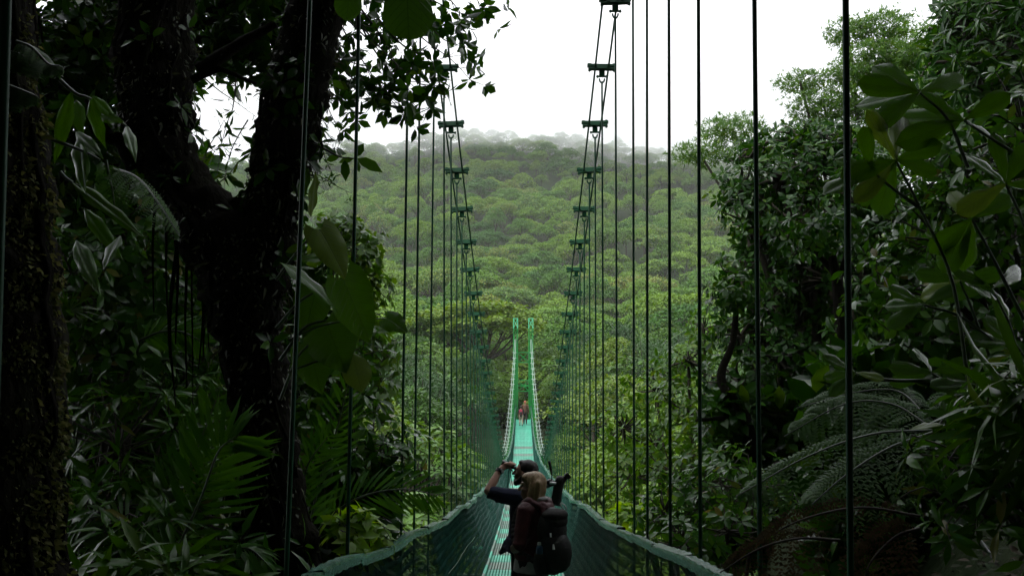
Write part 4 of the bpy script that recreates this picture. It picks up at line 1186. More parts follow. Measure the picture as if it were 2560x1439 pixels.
bush('shaded_bush', 'shadowed leafy bush between the right mesh railing and the tree fern', 'bush',
     [(1660, 1280, 11.5, .5, .6, .4), (1760, 1260, 11, .6, .6, .5), (1820, 1330, 9.8, .5, .5, .4), (1700, 1370, 9.6, .5, .5, .35), (1880, 1220, 10.5, .6, .6, .5), (1800, 1200, 11.5, .6, .6, .5)], LEAF_ELL, .13, 170, 6, M['leaf_under'], base=(2.6, 10.5, -4.5), stem_r=.04)
bush('maple_leaf_shrub', 'small light green lobed-leaf shrub just outside the right railing', 'shrub',
     [(1580, 1290, 12.5, .25, .3, .15), (1640, 1250, 12.5, .2, .3, .15)], LEAF_HRT, .17, 420, 5, M['leaf_bright'], base=(1.7, 12.5, -6), stem_r=.015, up=1)
# leaning mossy sapling with a curved stem
root = empty('curved_tree', tuple(at(1860, 1060, 12.5)), 'small leaning tree with a curved pale mossy stem in the right shade', 'tree')
mb = MB(); mb.tube(smooth_path([at(1900, 1200, 12.5), at(1862, 1040, 12.5), at(1815, 975, 12.6), at(1803, 930, 12.7), at(1830, 860, 12.8), at(1842, 760, 13)], 26), np.linspace(.075, .035, 26), 9, rough=.08)
mb.tube(smooth_path([at(1862, 1040, 12.5), at(1800, 1045, 12.4), at(1740, 1050, 12.3)], 10), np.linspace(.04, .02, 10), 7, rough=.08)
mb.build('trunk', M['bark'], root)
lv = Leaves(); p, d = in_lobe(at(1842, 740, 13), (.45, .45, .3), 60, .2); lv.add(whorls(LEAF_ELL, p, d + [0, 0, .4], 6, .13)); lv.build('crown', M['leaf_dark'], root)
root = empty('slender_tree', tuple(at(2100, 1150, 12)), 'slender dark forked stem standing in the right shade under the big leaves', 'tree')
mb = MB(); mb.tube(smooth_path([at(2108, 1200, 12), at(2108, 900, 12), at(2095, 720, 12), at(2080, 640, 12)], 20), np.linspace(.10, .05, 20), 9, rough=.06)
mb.tube(smooth_path([at(2095, 690, 12), at(2050, 640, 12.1), at(2010, 580, 12.2)], 10), np.linspace(.045, .02, 10), 7); mb.tube(smooth_path([at(2098, 700, 12), at(2120, 620, 12), at(2125, 540, 12)], 10), np.linspace(.045, .02, 10), 7)
mb.build('trunk', M['bark'], root)
lv = Leaves(); p, d = in_lobe(at(2070, 580, 12.1), (.5, .5, .3), 60, .2); lv.add(whorls(LEAF_ELL, p, d + [0, 0, .4], 6, .14)); lv.build('crown', M['leaf_dark'], root)

# big-leaved shrub in the right foreground: each leaf in the picture's clear sight is a part
def whorl_shrub(name, label, heads, Y, ln, w, mat, stems, seed):
    rg = np.random.default_rng(seed); L = []
    for (u, v, dirs) in heads:
        for ang, s in dirs:
            a = math.radians(ang); l = ln * s
            tip = (u + math.cos(a) * l, v - math.sin(a) * l)
            m = 'leaf_yellow' if rg.random() < .18 else mat
            L.append(((u, v), tip, Y + rg.uniform(-.05, .05), Y + rg.uniform(-.22, .25), w * s * rg.uniform(.85, 1.1) / px(Y), (rg.uniform(-.6, .6), -1, rg.uniform(-.1, .7)), 'obovate', dict(mat=m, droop=rg.uniform(.04, .16), n=10, m=3)))
    return leafy(name, label, 'shrub', L, [(s, Y, .011) for s in stems], mat)


whorl_shrub('big_leaf_shrub', 'big paddle-shaped leaves in whorls at right centre behind the thickest right hanger', [
    (2240, 400, [(85, .9), (115, 1.0), (20, .9), (195, 1.0), (225, 1.05), (250, 1.1), (345, .8)]), (2180, 425, [(100, .8), (160, .7), (200, .9), (255, .7)]),
    (2410, 300, [(175, 1.3), (200, 1.2), (150, 1.1), (30, 1.0), (330, .9)]), (2515, 460, [(100, 1.0), (140, .9), (60, .9), (210, 1.0), (0, .8)]),
    (2300, 230, [(170, 1.1), (190, 1.2), (150, 1), (215, 1), (20, .9)]), (2430, 545, [(240, 1.1), (265, 1.0), (220, 1.0), (30, .9), (130, .7)])], 5.2, 138, 58, 'leaf_big',
    [[(2420, 950), (2380, 700), (2300, 520), (2240, 402)], [(2560, 800), (2480, 640), (2430, 547)], [(2600, 700), (2560, 560), (2515, 462)], [(2600, 420), (2500, 360), (2410, 302)], [(2420, 420), (2370, 300), (2300, 232)], [(2300, 520), (2230, 470), (2180, 427)]], 3)
whorl_shrub('paddle_leaf_shrub', 'shaded paddle-leaved shrub low at the right edge with wet pale glints', [
    (2400, 700, [(170, 1.0), (200, 1.1), (10, 1.0), (340, .9), (100, .7)]), (2480, 720, [(150, .9), (185, 1.2), (30, 1), (300, .9)]), (2310, 760, [(180, .9), (210, .9), (150, .8), (30, .8)]), (2540, 860, [(170, 1.1), (200, 1.1), (140, .9), (225, .9)]),
    (2330, 930, [(170, .9), (195, 1), (15, .9), (340, .8), (120, .7)]), (2440, 960, [(180, 1), (160, .9), (20, 1), (210, .8)]), (2140, 930, [(190, .8), (220, .8), (150, .8), (350, .6)]), (2500, 1060, [(180, 1), (210, 1), (150, .9), (250, .8)]),
    (2360, 1060, [(185, .8), (0, .7), (215, .8), (90, .6)])], 5.6, 112, 46, 'leaf_paddle',
    [[(2520, 1350), (2500, 1000), (2440, 800), (2400, 702)], [(2560, 1000), (2530, 830), (2480, 722)], [(2480, 850), (2400, 790), (2310, 762)], [(2600, 1000), (2580, 920), (2540, 862)], [(2480, 1050), (2400, 980), (2330, 932)], [(2500, 1100), (2470, 1020), (2440, 962)], [(2330, 950), (2230, 950), (2140, 932)], [(2560, 1250), (2530, 1150), (2500, 1062)], [(2480, 1180), (2420, 1100), (2360, 1062)]], 5)
bush('understory_shrub', 'dim tangled shrub behind the paddle leaves at right centre', 'shrub',
     [(2350, 600, 8.5, .7, .6, .5), (2480, 820, 8, .8, .6, .6), (2300, 860, 8.2, .7, .6, .5), (2520, 560, 8, .7, .6, .5), (2240, 720, 8.6, .5, .5, .4), (2420, 420, 8.6, .7, .6, .5), (2560, 330, 8.2, .7, .6, .6)], LEAF_ELL, .15, 180, 6, M['leaf_under'], base=(4, 8, -1.2), stem_r=.05)
bush('bank_shrub', 'low shrub with pale wet leaf edges on the bank at the lower right corner', 'shrub',
     [(2460, 1150, 5.0, .35, .35, .25), (2540, 1050, 5.0, .35, .35, .3), (2540, 1250, 4.8, .3, .3, .25), (2400, 1260, 4.9, .25, .25, .2), (2480, 1000, 5.6, .3, .3, .25), (2360, 1180, 5.3, .22, .22, .2)], leaf_template(.30, .14, .30), .14, 300, 6, M['leaf_under'], base=(2.6, 5, -.9), stem_r=.02)
bush('cane_plant', 'long narrow cane leaves slanting in at the right edge', 'plant',
     [(2580, 1080, 4.6, .15, .15, .12), (2600, 980, 4.6, .12, .12, .1)], leaf_template(.10, .15, .45), .40, 700, 6, M['leaf_big'], base=(2.7, 4.7, -1), stem_r=.015, twigs=False)
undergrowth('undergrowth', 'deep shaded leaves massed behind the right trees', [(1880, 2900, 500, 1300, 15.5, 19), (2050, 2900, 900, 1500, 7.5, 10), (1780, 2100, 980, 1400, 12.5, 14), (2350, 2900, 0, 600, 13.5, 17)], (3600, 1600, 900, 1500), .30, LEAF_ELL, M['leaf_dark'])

def litter(name, label, x0, x1, y0, y1, n):
    x = R.uniform(x0, x1, n); y = R.uniform(y0, y1, n)
    p_ = np.stack([x, y, terrain(x, y) + R.uniform(0, .07, n)], -1)
    lv = Leaves().add(place(LEAF_ELL, p_, rdir(n) * [1, 1, .4], rdir(n) * .6 + [0, -.3, 1], R.uniform(.03, .09, n)))
    tag(lv.build(name, M['litter_leaf']), label, 'ground cover', kind='stuff')


M['litter_leaf'] = mat_leaf('litter_leaf', [(0, G(.02, .016, .008)), (.5, G(.016, .03, .008)), (.8, G(.05, .035, .016)), (1, G(.02, .055, .012))], .5, .15, .15)
litter('ground_cover', 'dark leaf litter and seedlings covering the right bank', 1.3, 6, 3.2, 9, 9000)
# unseen leaf mass around and over the viewpoint, added to shade the near plants
def surround():
    n = 95000
    p = np.stack([R.uniform(-16, 16, n), R.uniform(-14, 20, n), R.uniform(-2, 21, n)], -1)
    x, y, z = p.T
    wall = ((np.abs(x) > 4.2) & (y < 3 + .35 * np.abs(x))) | (y < -3.0) | ((z > 5.0) & (y < 3.2 + .2 * np.abs(x))) | ((z > 5.5 + .12 * y) & (y < 8.5) & ((z < 14) | (y < 7)) & (np.abs(x) > 2.4 + .16 * np.maximum(y, 0)))
    p = p[wall]
    # none of it hangs into the opening that the view looks through
    d = p @ _CM
    fr = (-d[:, 2] > 0) & (np.abs(d[:, 0]) < -d[:, 2] * .62 + .4) & (np.abs(d[:, 1]) < -d[:, 2] * .36 + .4)
    p = p[~fr]
    V, F = place(LEAF_FAT, p, rdir(len(p)), rdir(len(p)) + [0, 0, .8], R.uniform(.5, .95, len(p)))
    tag(link('added_shade_canopy', mesh_np('added_shade_canopy', V, [F]), M['leaf_dark']), 'unseen forest canopy over the bridge entrance, added to shade the near plants', 'forest', kind='stuff')


surround()

# ------------------------------------------------------------------ people
M['skin'] = mat_plain('skin', (.36, .20, .14), .5, .35)
M['skin_far'] = M['skin']
M['hair_dark'] = mat_noise('dark_hair', [(.3, G(.008, .006, .005)), (.7, G(.022, .016, .012))], 30, .5, .3, .6, 120, .004, stretch=(1, 1, .25))
M['hair_blond'] = mat_noise('blond_hair', [(.25, G(.13, .07, .03)), (.5, G(.25, .16, .075)), (.75, G(.36, .26, .14))], 46, .45, .35, .8, 160, .006, stretch=(1, 1, .12))
M['navy'] = mat_noise('navy_cloth', [(.3, G(.010, .013, .028)), (.7, G(.018, .022, .042))], 9, .85, .15, .5, 22, .02)
M['charcoal'] = mat_noise('charcoal_cloth', [(.3, G(.016, .016, .015)), (.7, G(.03, .028, .026))], 9, .85, .15, .5, 22, .02)
M['maroon'] = mat_noise('maroon_jacket', [(.3, G(.035, .006, .008)), (.7, G(.065, .010, .013))], 8, .55, .3, .6, 20, .02)
M['grey_cloth'] = mat_noise('grey_cloth', [(.3, G(.22, .22, .21)), (.7, G(.34, .33, .32))], 9, .85, .15, .5, 22, .02)
M['black_nylon'] = mat_noise('black_nylon', [(.3, G(.008, .009, .009)), (.7, G(.02, .021, .021))], 12, .6, .3, .5, 40, .01)
M['black_metal'] = mat_plain('black_metal', (.012, .012, .012), .4, .4)
M['silver'] = mat_plain('silver_metal', (.5, .5, .5), .3, .5, .8)
M['white_trim'] = mat_plain('white_trim', (.7, .7, .7), .5)
M['pale_print'] = mat_plain('pale_print', (.45, .55, .62), .6)
M['bottle_blue'] = mat_plain('bottle_blue', (.03, .07, .12), .2, .5)
M['khaki'] = mat_plain('khaki_cloth', (.34, .27, .2), .85, .2)
M['red_cloth'] = mat_plain('red_cloth', (.26, .025, .045), .7, .2)
M['brown_cloth'] = mat_plain('brown_cloth', (.09, .05, .03), .85, .2)
M['ginger'] = mat_plain('ginger_hair', (.3, .11, .055), .6, .3)


def fuse(name, mb, mat, parent, vox=.011, it=5, f=.6):
    """joins overlapping shapes into one continuous surface"""
    o = mb.build(name, mat, parent)
    r = o.modifiers.new('fuse', 'REMESH'); r.mode = 'VOXEL'; r.voxel_size = vox; r.use_smooth_shade = True
    s = o.modifiers.new('relax', 'SMOOTH'); s.iterations = it; s.factor = f
    return o


class Frame:
    def __init__(s, org, f, k=1.0):
        s.k = k; s.o = np.array(org, float); f = np.array([f[0], f[1], 0.0]); s.f = f / np.linalg.norm(f); s.l = np.array([-s.f[1], s.f[0], 0])
    def __call__(s, f, l, z): return s.o + (s.f * f + s.l * l + np.array([0, 0, z])) * s.k
    def rot(s, pitch=0):
        m = np.stack([s.f, s.l, np.array([0, 0, 1.0])], 1)
        return m @ np.array(Matrix.Rotation(pitch, 3, 'Y'))


def head(mb, P, z, tilt=0, f0=0.0, k=1.0):
    R3 = P.rot(tilt); c = P(f0, 0, z)
    T = lambda f, l, zz: c + R3 @ np.array([f, l, zz]) * k
    mb.ball(T(-.012, 0, .022), (.098 * k, .077 * k, .095 * k), R3, 18, 12)          # skull
    mb.ball(T(.028, 0, -.04), (.062 * k, .058 * k, .078 * k), R3, 16, 10)           # face
    mb.ball(T(.052, 0, -.092), (.03 * k, .034 * k, .025 * k), R3)                    # chin
    mb.limb([T(.088, 0, .012), T(.104, 0, -.022), T(.112, 0, -.032)], [.011 * k, .014 * k, .015 * k])   # nose
    mb.ball(T(.082, 0, -.064), (.014 * k, .024 * k, .007 * k), R3); mb.ball(T(.081, 0, -.078), (.013 * k, .021 * k, .007 * k), R3)  # lips
    for s in (-1, 1):
        mb.ball(T(.076, s * .03, .028), (.017 * k, .026 * k, .008 * k), R3)          # brow
        mb.ball(T(.062, s * .045, -.025), (.024 * k, .018 * k, .02 * k), R3)         # cheek
        mb.ball(T(-.012, s * .077, -.012), (.02 * k, .009 * k, .032 * k), R3)        # ear
    return T


def legs(mb, P, hip, spread=.09, k=1.0, stance=((0, 0), (0, 0)), r=(.088, .066, .058, .042)):
    for s, (ff, _) in zip((1, -1), stance):
        mb.limb([P(0, s * spread, hip), P(ff * .6 + .02, s * spread * 1.05, hip * .54), P(ff * .5 - .03, s * spread * 1.05, hip * .32), P(ff - .02, s * spread, .10)], np.array(r) * k)
    return mb


def shoes(parent, P, spread, stance, mat):
    for s, (ff, _) in zip((1, -1), stance):
        mb = MB(); mb.limb([P(ff - .05, s * spread, .045), P(ff + .06, s * (spread + .01), .042), P(ff + .15, s * (spread + .015), .03)], [.045, .045, .032])
        fuse('shoe', mb, mat, parent, .009, 3)


# --- the woman with the backpack
WY = 8.8
wo = np.array([at(1334, 1500, WY)[0], WY, deck_z(WY) + .012])
W = Frame(wo, (-.80, .60), (at(1334, 1181, WY)[2] - wo[2]) / 1.69)
woman = empty('person', tuple(wo), 'woman with long blond hair in a maroon hooded jacket seen from behind', 'person')
Wh = Frame(wo, (-.985, .17), W.k)
mb = MB(); T = head(mb, Wh, 1.565, -.04, .015)
mb.limb([W(-.005, 0, 1.50), W(-.03, 0, 1.40)], [.05, .055]); mb.limb([W(-.03, .13, 1.36), W(-.03, -.13, 1.36)], .06)
mb.limb([W(-.02, 0, 1.32), W(0, 0, 1.1), W(0, 0, .95)], [.12, .11, .13])
legs(mb, W, .9, .085, .92)
for s in (1, -1):
    E = W(-.03, s * .24, 1.07); H = W(.165, s * .06, 1.0)
    mb.limb([W(-.03, s * .17, 1.35), E, H], [.042, .036, .027])
    mb.ball(W(.195, s * .03, .995), (.045, .022, .036), W.rot())
    for q in range(4): mb.limb([W(.205, s * .015, 1.02 - q * .017), W(.215, -s * .015, 1.012 - q * .018), W(.20, -s * .04, 1.0 - q * .017)], [.0085, .008, .007], 6)
    mb.limb([W(.19, s * .04, 1.025), W(.20, s * .015, 1.04), W(.20, -s * .005, 1.042)], [.011, .009, .008], 6)
fuse('body', mb, M['skin'], woman, .008, 3, .5)
mb = MB()
mb.ball(T(-.028, 0, .034), (.105, .092, .10), Wh.rot(), 18, 12)
mb.ball(T(-.045, 0, -.02), (.085, .090, .10), Wh.rot(), 18, 12)
for l in np.linspace(-.085, .085, 8):
    mb.limb([T(-.06, l * .8, .03), T(-.078 + abs(l) * .4, l, -.09), T(-.085 + abs(l) * .6, l * 1.05, -.17), T(-.07 + abs(l) * .8, l * 1.1, -.215)], [.045, .040, .032, .012])
mb.limb([T(-.01, .078, .02), T(.0, .085, -.07), T(.012, .10, -.14), T(.05, .14, -.195), T(.075, .165, -.215)], [.025, .028, .028, .02, .007])
mb.limb([T(-.03, .08, .0), T(-.03, .095, -.1), T(-.02, .115, -.17), T(.0, .14, -.21)], [.03, .032, .028, .01])
mb.ball(T(.018, 0, .066), (.078, .074, .058), Wh.rot(), 18, 12)
fuse('hair', mb, M['hair_blond'], woman, .008, 8, .6)
mb = MB()
mb.limb([W(-.03, .15, 1.36), W(-.03, -.15, 1.36)], .082); mb.limb([W(-.02, 0, 1.3), W(.0, 0, 1.12), W(.0, 0, .93)], [.150, .145, .168])
mb.ball(W(0, 0, 1.2), (.125, .19, .20), W.rot()); mb.ball(W(0, 0, .95), (.15, .19, .09), W.rot())
for s in (1, -1):
    mb.limb([W(-.03, s * .175, 1.355), W(-.03, s * .225, 1.2), W(-.03, s * .25, 1.07), W(.07, s * .16, 1.02), W(.15, s * .09, 1.0)], [.07, .062, .057, .05, .043])
    for q in (1.28, 1.16, 1.08): mb.ball(W(-.03, s * (.175 + (1.36 - q) * .28), q), (.066, .066, .018), W.rot())
jk = fuse('jacket', mb, M['maroon'], woman, .011, 3, .5)
mb = MB()
for a in np.linspace(-2.3, 2.3, 13):
    mb.ball(W(-.035 - .10 * math.cos(a), .12 * math.sin(a), 1.415 - .02 * math.cos(a * 2) + .012 * math.sin(a * 5)), (.045, .045, .034), W.rot())
mb.ball(W(-.15, 0, 1.375), (.045, .10, .05), W.rot()); mb.ball(W(-.165, .03, 1.34), (.03, .08, .05), W.rot())
fuse('hood', mb, M['maroon'], woman, .010, 2, .5)
mb = MB()
for a in np.linspace(-1.6, .9, 9): mb.ball(W(-.04 - .078 * math.cos(a), .082 * math.sin(a), 1.452 + .008 * math.cos(a)), (.026, .026, .022), W.rot())
fuse('hood_lining', mb, M['grey_cloth'], woman, .009, 2, .5)
mb = MB(); mb.tube([W(0, 0, .95), W(0, 0, .87), W(0, 0, .80)], [.155, .172, .178], 22)
mb2 = MB(); V = mb.V[0]; c = W(0, 0, .9)
fuse('shirt_hem', mb, M['grey_cloth'], woman, .011, 3, .5)
mb = MB(); legs(mb, W, .9, .088, 1.08); mb.ball(W(0, 0, .88), (.13, .155, .1), W.rot())
fuse('trousers', mb, M['charcoal'], woman, .011, 3, .5); shoes(woman, W, .085, ((0, 0), (0, 0)), M['black_metal'])
mb = MB()
for s in (-1, 1): mb.ball(T(.078, s * .03, .008), (.008, .011, .007), W.rot())
mb.build('eyes', M['black_metal'], woman)


def rbox(mb, P, c, half, n=4):
    """soft box as a cluster of balls, for fusing"""
    r = min(half) * .8
    for a in np.linspace(-1, 1, n):
        for b in np.linspace(-1, 1, n):
            for d in np.linspace(-1, 1, 3):
                mb.ball(P(c[0] + d * (half[0] - r), c[1] + a * (half[1] - r), c[2] + b * (half[2] - r)), (r, r, r), n=10, m=7)


bp = empty('backpack', tuple(W(-.26, 0, .8)), 'black hiking backpack with small pale printing worn by the blond woman', 'backpack')
mb = MB(); mb.ball(W(-.22, 0, 1.02), (.125, .168, .22), W.rot(), 20, 14); mb.ball(W(-.21, 0, 1.19), (.115, .155, .19), W.rot(), 20, 14); rbox(mb, W, (-.2, 0, 1.05), (.07, .15, .25), 5)
fuse('body', mb, M['black_nylon'], bp, .012, 3, .5)
mb = MB(); mb.ball(W(-.30, 0, .99), (.085, .125, .165), W.rot(), 20, 14); rbox(mb, W, (-.30, 0, .98), (.05, .12, .13), 4); fuse('front_pocket', mb, M['black_nylon'], bp, .011, 3, .5)
mb = MB(); mb.ball(W(-.24, 0, 1.325), (.105, .14, .055), W.rot(), 20, 14); mb.ball(W(-.27, 0, 1.27), (.07, .125, .07), W.rot(), 20, 14); fuse('lid', mb, M['charcoal'], bp, .011, 3, .5)
mb = MB(); mb.tube([W(-.20, .16, .84), W(-.20, .185, .90), W(-.20, .18, 1.0)], [.05, .052, .045], 12); mb.build('side_pocket', M['black_nylon'], bp)
for s in (-1, 1):
    mb = MB(); S = smooth_path([W(-.14, s * .09, 1.36), W(-.04, s * .115, 1.452), W(.085, s * .12, 1.36), W(.13, s * .13, 1.2), W(.05, s * .19, 1.02), W(-.14, s * .16, .92)], 24)
    for a, b in zip(S[:-1], S[1:]): mb.bar(a, b + (b - a) * .1, .05, .012, W.l)
    mb.build('strap', M['black_nylon'], bp)
mb = MB()
S = smooth_path([W(-.27, .13, 1.22), W(-.318, .07, 1.18), W(-.322, -.06, 1.18), W(-.27, -.13, 1.22)], 12); mb.tube(S, .0035, 5)
mb.build('zip', M['charcoal'], bp)
MB().tube([W(-.30, .15, 1.185), W(-.305, .153, 1.15)], [.008, .006], 6).build('buckle', M['white_trim'], bp); MB().tube([W(-.33, .15, 1.09), W(-.335, .152, 1.045)], [.006, .011], 6).build('buckle', M['white_trim'], bp)
mb = MB()                                                 # blurred pale print: two blocks, a line of lettering, an emblem, two lines
Q = lambda l, z: W(-.302 - .085 * math.sqrt(max(0, 1 - (l / .14) ** 2 - ((z - .98) / .165) ** 2)), l, z)
def chip(l0, l1, z0, z1, mbx):
    mbx.add(np.array([Q(l0, z0), Q(l1, z0), Q(l1, z1), Q(l0, z1)]), [[0, 1, 2, 3]])
chip(.062, .044, 1.058, 1.072, mb); chip(.040, .024, 1.060, 1.072, mb)
for k_ in range(6): chip(.020 - k_ * .010, .013 - k_ * .010, 1.054, 1.060, mb)
for k_ in range(5): chip(.03 - k_ * .011, .022 - k_ * .011, .992, .997, mb)
for k_ in range(8): chip(.045 - k_ * .011, .038 - k_ * .011, .978, .983, mb)
mb.add(np.array([Q(.02, 1.03), Q(.010, 1.045), Q(-.004, 1.046), Q(-.012, 1.032), Q(-.006, 1.010), Q(.004, 1.006), Q(.008, 1.022)]), [[0, 1, 2], [0, 2, 6], [2, 3, 6], [3, 4, 6], [4, 5, 6]])
mb.build('print', M['pale_print'], bp, smooth=False)
ca = [W(-.25, -.13, 1.385) + (.022 * math.cos(a) - .012 * math.sin(a), 0, .030 * math.sin(a) - .01 * math.cos(a)) for a in np.linspace(0, 2 * PI, 17)]
cb = MB().tube(ca, .0055, 6).build('carabiner', M['white_trim']); tag(cb, 'small white carabiner clipped to the top of the black backpack', 'carabiner')
bt = empty('bottle', tuple(W(-.20, .185, .88)), 'blue drinking bottle with a pale cap in the backpack side pocket', 'bottle')
MB().tube([W(-.20, .185, .88), W(-.20, .185, 1.04), W(-.20, .185, 1.06), W(-.20, .185, 1.075)], [.034, .034, .028, .016], 14).build('body', M['bottle_blue'], bt)
MB().tube([W(-.20, .185, 1.076), W(-.20, .185, 1.10)], [.017, .015], 12).build('cap', M['white_trim'], bt)

# --- the man with binoculars
MY = 9.9
mo = np.array([at(1311, 1500, MY)[0], MY, deck_z(MY) + .012])
P = Frame(mo, (-.95, .31))
dz = at(1320, 1147, MY)[2] - mo[2] - 1.80              # so the crown of the head meets the photo
Zs = (1.80 + dz) / 1.80
man = empty('person', tuple(mo), 'bearded dark-haired man in a navy shirt raising binoculars', 'person')
z = lambda h: h * Zs
mb = MB(); T = head(mb, P, z(1.665), -.18, -.005, 1.04)
mb.limb([P(-.03, 0, z(1.60)), P(-.045, 0, z(1.48))], [.058, .064]); mb.limb([P(-.03, .16, z(1.43)), P(-.03, -.16, z(1.43))], .07)
mb.limb([P(-.02, 0, z(1.38)), P(0, 0, z(1.12)), P(0, 0, z(.98))], [.15, .13, .14])
legs(mb, P, z(.93), .095, 1.0)
EL = at(1221, 1226, MY - .20); WR = at(1248, 1176, MY - .10); HD = at(1263, 1162, MY - .06)
SH = P(-.02, .2, z(1.43))
mb.limb([SH, SH * .5 + EL * .5 + (0, 0, -.005), EL], [.062, .054, .045]); mb.limb([EL, EL * .55 + WR * .45, WR, HD], [.044, .042, .029, .033])
bx = unit(at(1255, 1156, MY) - at(1292, 1170, MY))       # binocular axis
bc = at(1274, 1163, MY - .02)
up = np.array([0, 0, 1.0]); sd = unit(np.cross(bx, up)); up = np.cross(sd, bx)
if sd[1] > 0: sd = -sd                                    # towards the camera
mb.ball(HD + bx * -.01, (.042, .026, .034))
for q in range(4):                                       # fingers over the barrel
    b0 = HD + bx * (-.055 + q * .001) * 0 + bx * (.012 - q * .021) + sd * .028 + up * .012
    mb.limb([HD + bx * (.005 - q * .014) + sd * .012, b0, bc + bx * (.012 - q * .021) + sd * .058 + up * .030, bc + bx * (.010 - q * .021) + sd * .036 + up * .043], np.array([.012, .0105, .0095, .008]) * (1 - .04 * abs(q - 1)), 7)
mb.limb([HD - up * .014, bc + bx * -.02 + sd * .05 - up * .022, bc + bx * -.045 + sd * .035 - up * .036], [.014, .011, .009], 7)
RE = P(.02, -.33, z(1.20)); RH = P(.23, -.20, z(1.36))
mb.limb([P(-.02, -.2, z(1.43)), RE], [.062, .045]); mb.limb([RE, RH], [.043, .03]); mb.ball(RH, (.04, .03, .045))
for q in range(4): mb.limb([RH + P.f * .02 + (0, 0, .025 - q * .017), RH + P.f * .05 + (0, 0, .03 - q * .018), RH + P.f * .045 + P.l * .03 + (0, 0, .03 - q * .018)], [.010, .009, .008], 6)
mb.limb([RH + (0, 0, .03), RH + P.l * .03 + (0, 0, .045)], [.012, .009], 6)
fuse('body', mb, M['skin'], man, .007, 3, .5)
mb = MB(); RT = P.rot(-.18)
mb.ball(T(-.03, 0, .042), (.103, .088, .092), RT, 18, 12); mb.ball(T(-.06, 0, -.01), (.062, .078, .075), RT); mb.ball(T(.04, 0, .09), (.035, .055, .024), RT)
fuse('hair', mb, M['hair_dark'], man, .008, 2, .5)
mb = MB(); mb.ball(T(.058, 0, -.09), (.038, .05, .042), RT)
for s in (-1, 1): mb.limb([T(.0, s * .072, -.03), T(.022, s * .066, -.075), T(.055, s * .036, -.105)], [.014, .022, .03])
mb.ball(T(.092, 0, -.052), (.012, .03, .008), RT)
fuse('beard', mb, M['hair_dark'], man, .008, 2, .5)
mb = MB()
mb.limb([P(-.03, .17, z(1.43)), P(-.03, -.17, z(1.43))], .092); mb.limb([P(-.02, 0, z(1.36)), P(0, 0, z(1.14)), P(0, 0, z(.97))], [.165, .150, .168])
mb.ball(P(0, 0, z(1.28)), (.14, .22, .22), P.rot()); mb.ball(P(-.045, 0, z(1.50)), (.075, .085, .03), P.rot())
mb.tube([P(0, 0, z(1.0)), P(.01, 0, z(.92)), P(.03, 0, z(.86))], [.175, .19, .205], 20); mb.limb([P(.14, .06, z(.95)), P(.215, .08, z(.865))], [.06, .022])
mid = SH * .5 + EL * .5
mb.limb([SH, mid + (0, 0, -.012), EL * .85 + SH * .15 + (0, 0, -.008)], [.088, .078, .066]); mb.limb([EL * .9 + SH * .1 + (0, 0, -.045), EL + (.03, 0, -.06), EL + (-.02, 0, -.062)], [.03, .02, .008]); mb.limb([EL * .65 + SH * .35 + (0, 0, -.06), EL * .75 + SH * .25 + (0, 0, -.088)], [.03, .012])
mb.limb([P(-.02, -.2, z(1.43)), RE], [.088, .066])
fuse('shirt', mb, M['navy'], man, .011, 2, .5)
mb = MB(); legs(mb, P, z(.93), .10, 1.16); mb.ball(P(0, 0, z(.93)), (.145, .175, .11), P.rot()); fuse('trousers', mb, M['charcoal'], man, .012, 3, .5)
shoes(man, P, .1, ((0, 0), (0, 0)), M['black_metal'])
wd = unit(WR - EL); mb = MB(); mb.tube([WR - wd * .016, WR + wd * .016], .037, 16); wf = unit(np.cross(wd, [0, 0, 1])); wf = wf if wf[1] < 0 else -wf
mb.tube([WR + wf * .030, WR + wf * .046], .023, 14)
wt = mb.build('wristwatch', M['black_metal'], man); mb = MB(); mb.tube([WR + wf * .0465, WR + wf * .048], .018, 14); mb.build('dial', M['silver'], wt)
bn = empty('binoculars', tuple(bc), 'black binoculars held up to the bearded man\'s eyes', 'binoculars')
for s in (-.032, .032):
    o = MB().tube([bc - bx * .068 + sd * s, bc - bx * .05 + sd * s, bc - bx * .02 + sd * s, bc + bx * .02 + sd * s * 1.05, bc + bx * .06 + sd * s * 1.1, bc + bx * .082 + sd * s * 1.1], [.018, .017, .022, .024, .028, .030], 14).build('barrel', M['black_metal'], bn)
MB().bar(bc - sd * .03 + up * .006, bc + sd * .03 + up * .006, .05, .022).tube([bc - bx * .035 + up * .01, bc + bx * .02 + up * .01], .010, 10).build('bridge', M['black_metal'], bn)
mb = MB()
for s in (-1, 1):
    a = bc + sd * s * .05 - up * .01; e = T(.02, s * .06, -.19)
    mb.tube(smooth_path([a, a * .6 + e * .4 + (-.03 - .015 * s, 0, -.10), e + (-.06 * 1, 0, -.03), e], 16), .0035, 5)
mb.build('strap', M['black_nylon'], bn)

# spotting scope on a folded tripod, carried over his shoulder
hd = at(1377, 1205, MY + .02)
tp = empty('tripod', tuple(hd), 'black tripod with a spotting scope carried over the man\'s shoulder', 'tripod')
e0 = P(.30, -.17, z(1.35))
for k_, o_ in enumerate(((0, .028, .02), (.0, -.028, .018), (0, 0, -.026))):
    o_ = np.array(o_); mb = MB(); mb.tube([hd + o_, hd * .55 + e0 * .45 + o_, hd * .5 + e0 * .5 + o_ * .9, e0 + o_ * .7], [.017, .017, .013, .012], 10); mb.build('leg', M['black_metal'], tp)
mb = MB(); mb.ball(hd, (.045, .04, .034)); mb.box(hd + (.02, 0, -.01), (.09, .06, .045)); mb.tube([hd + (.01, -.05, .0), hd + (.01, .05, .0)], .016, 10); fuse('pan_head', mb, M['black_metal'], tp, .007, 1)
MB().tube([hd + (-.012, -.055, .002), hd + (.05, -.055, -.004)], .011, 10).build('knob', M['silver'], tp)
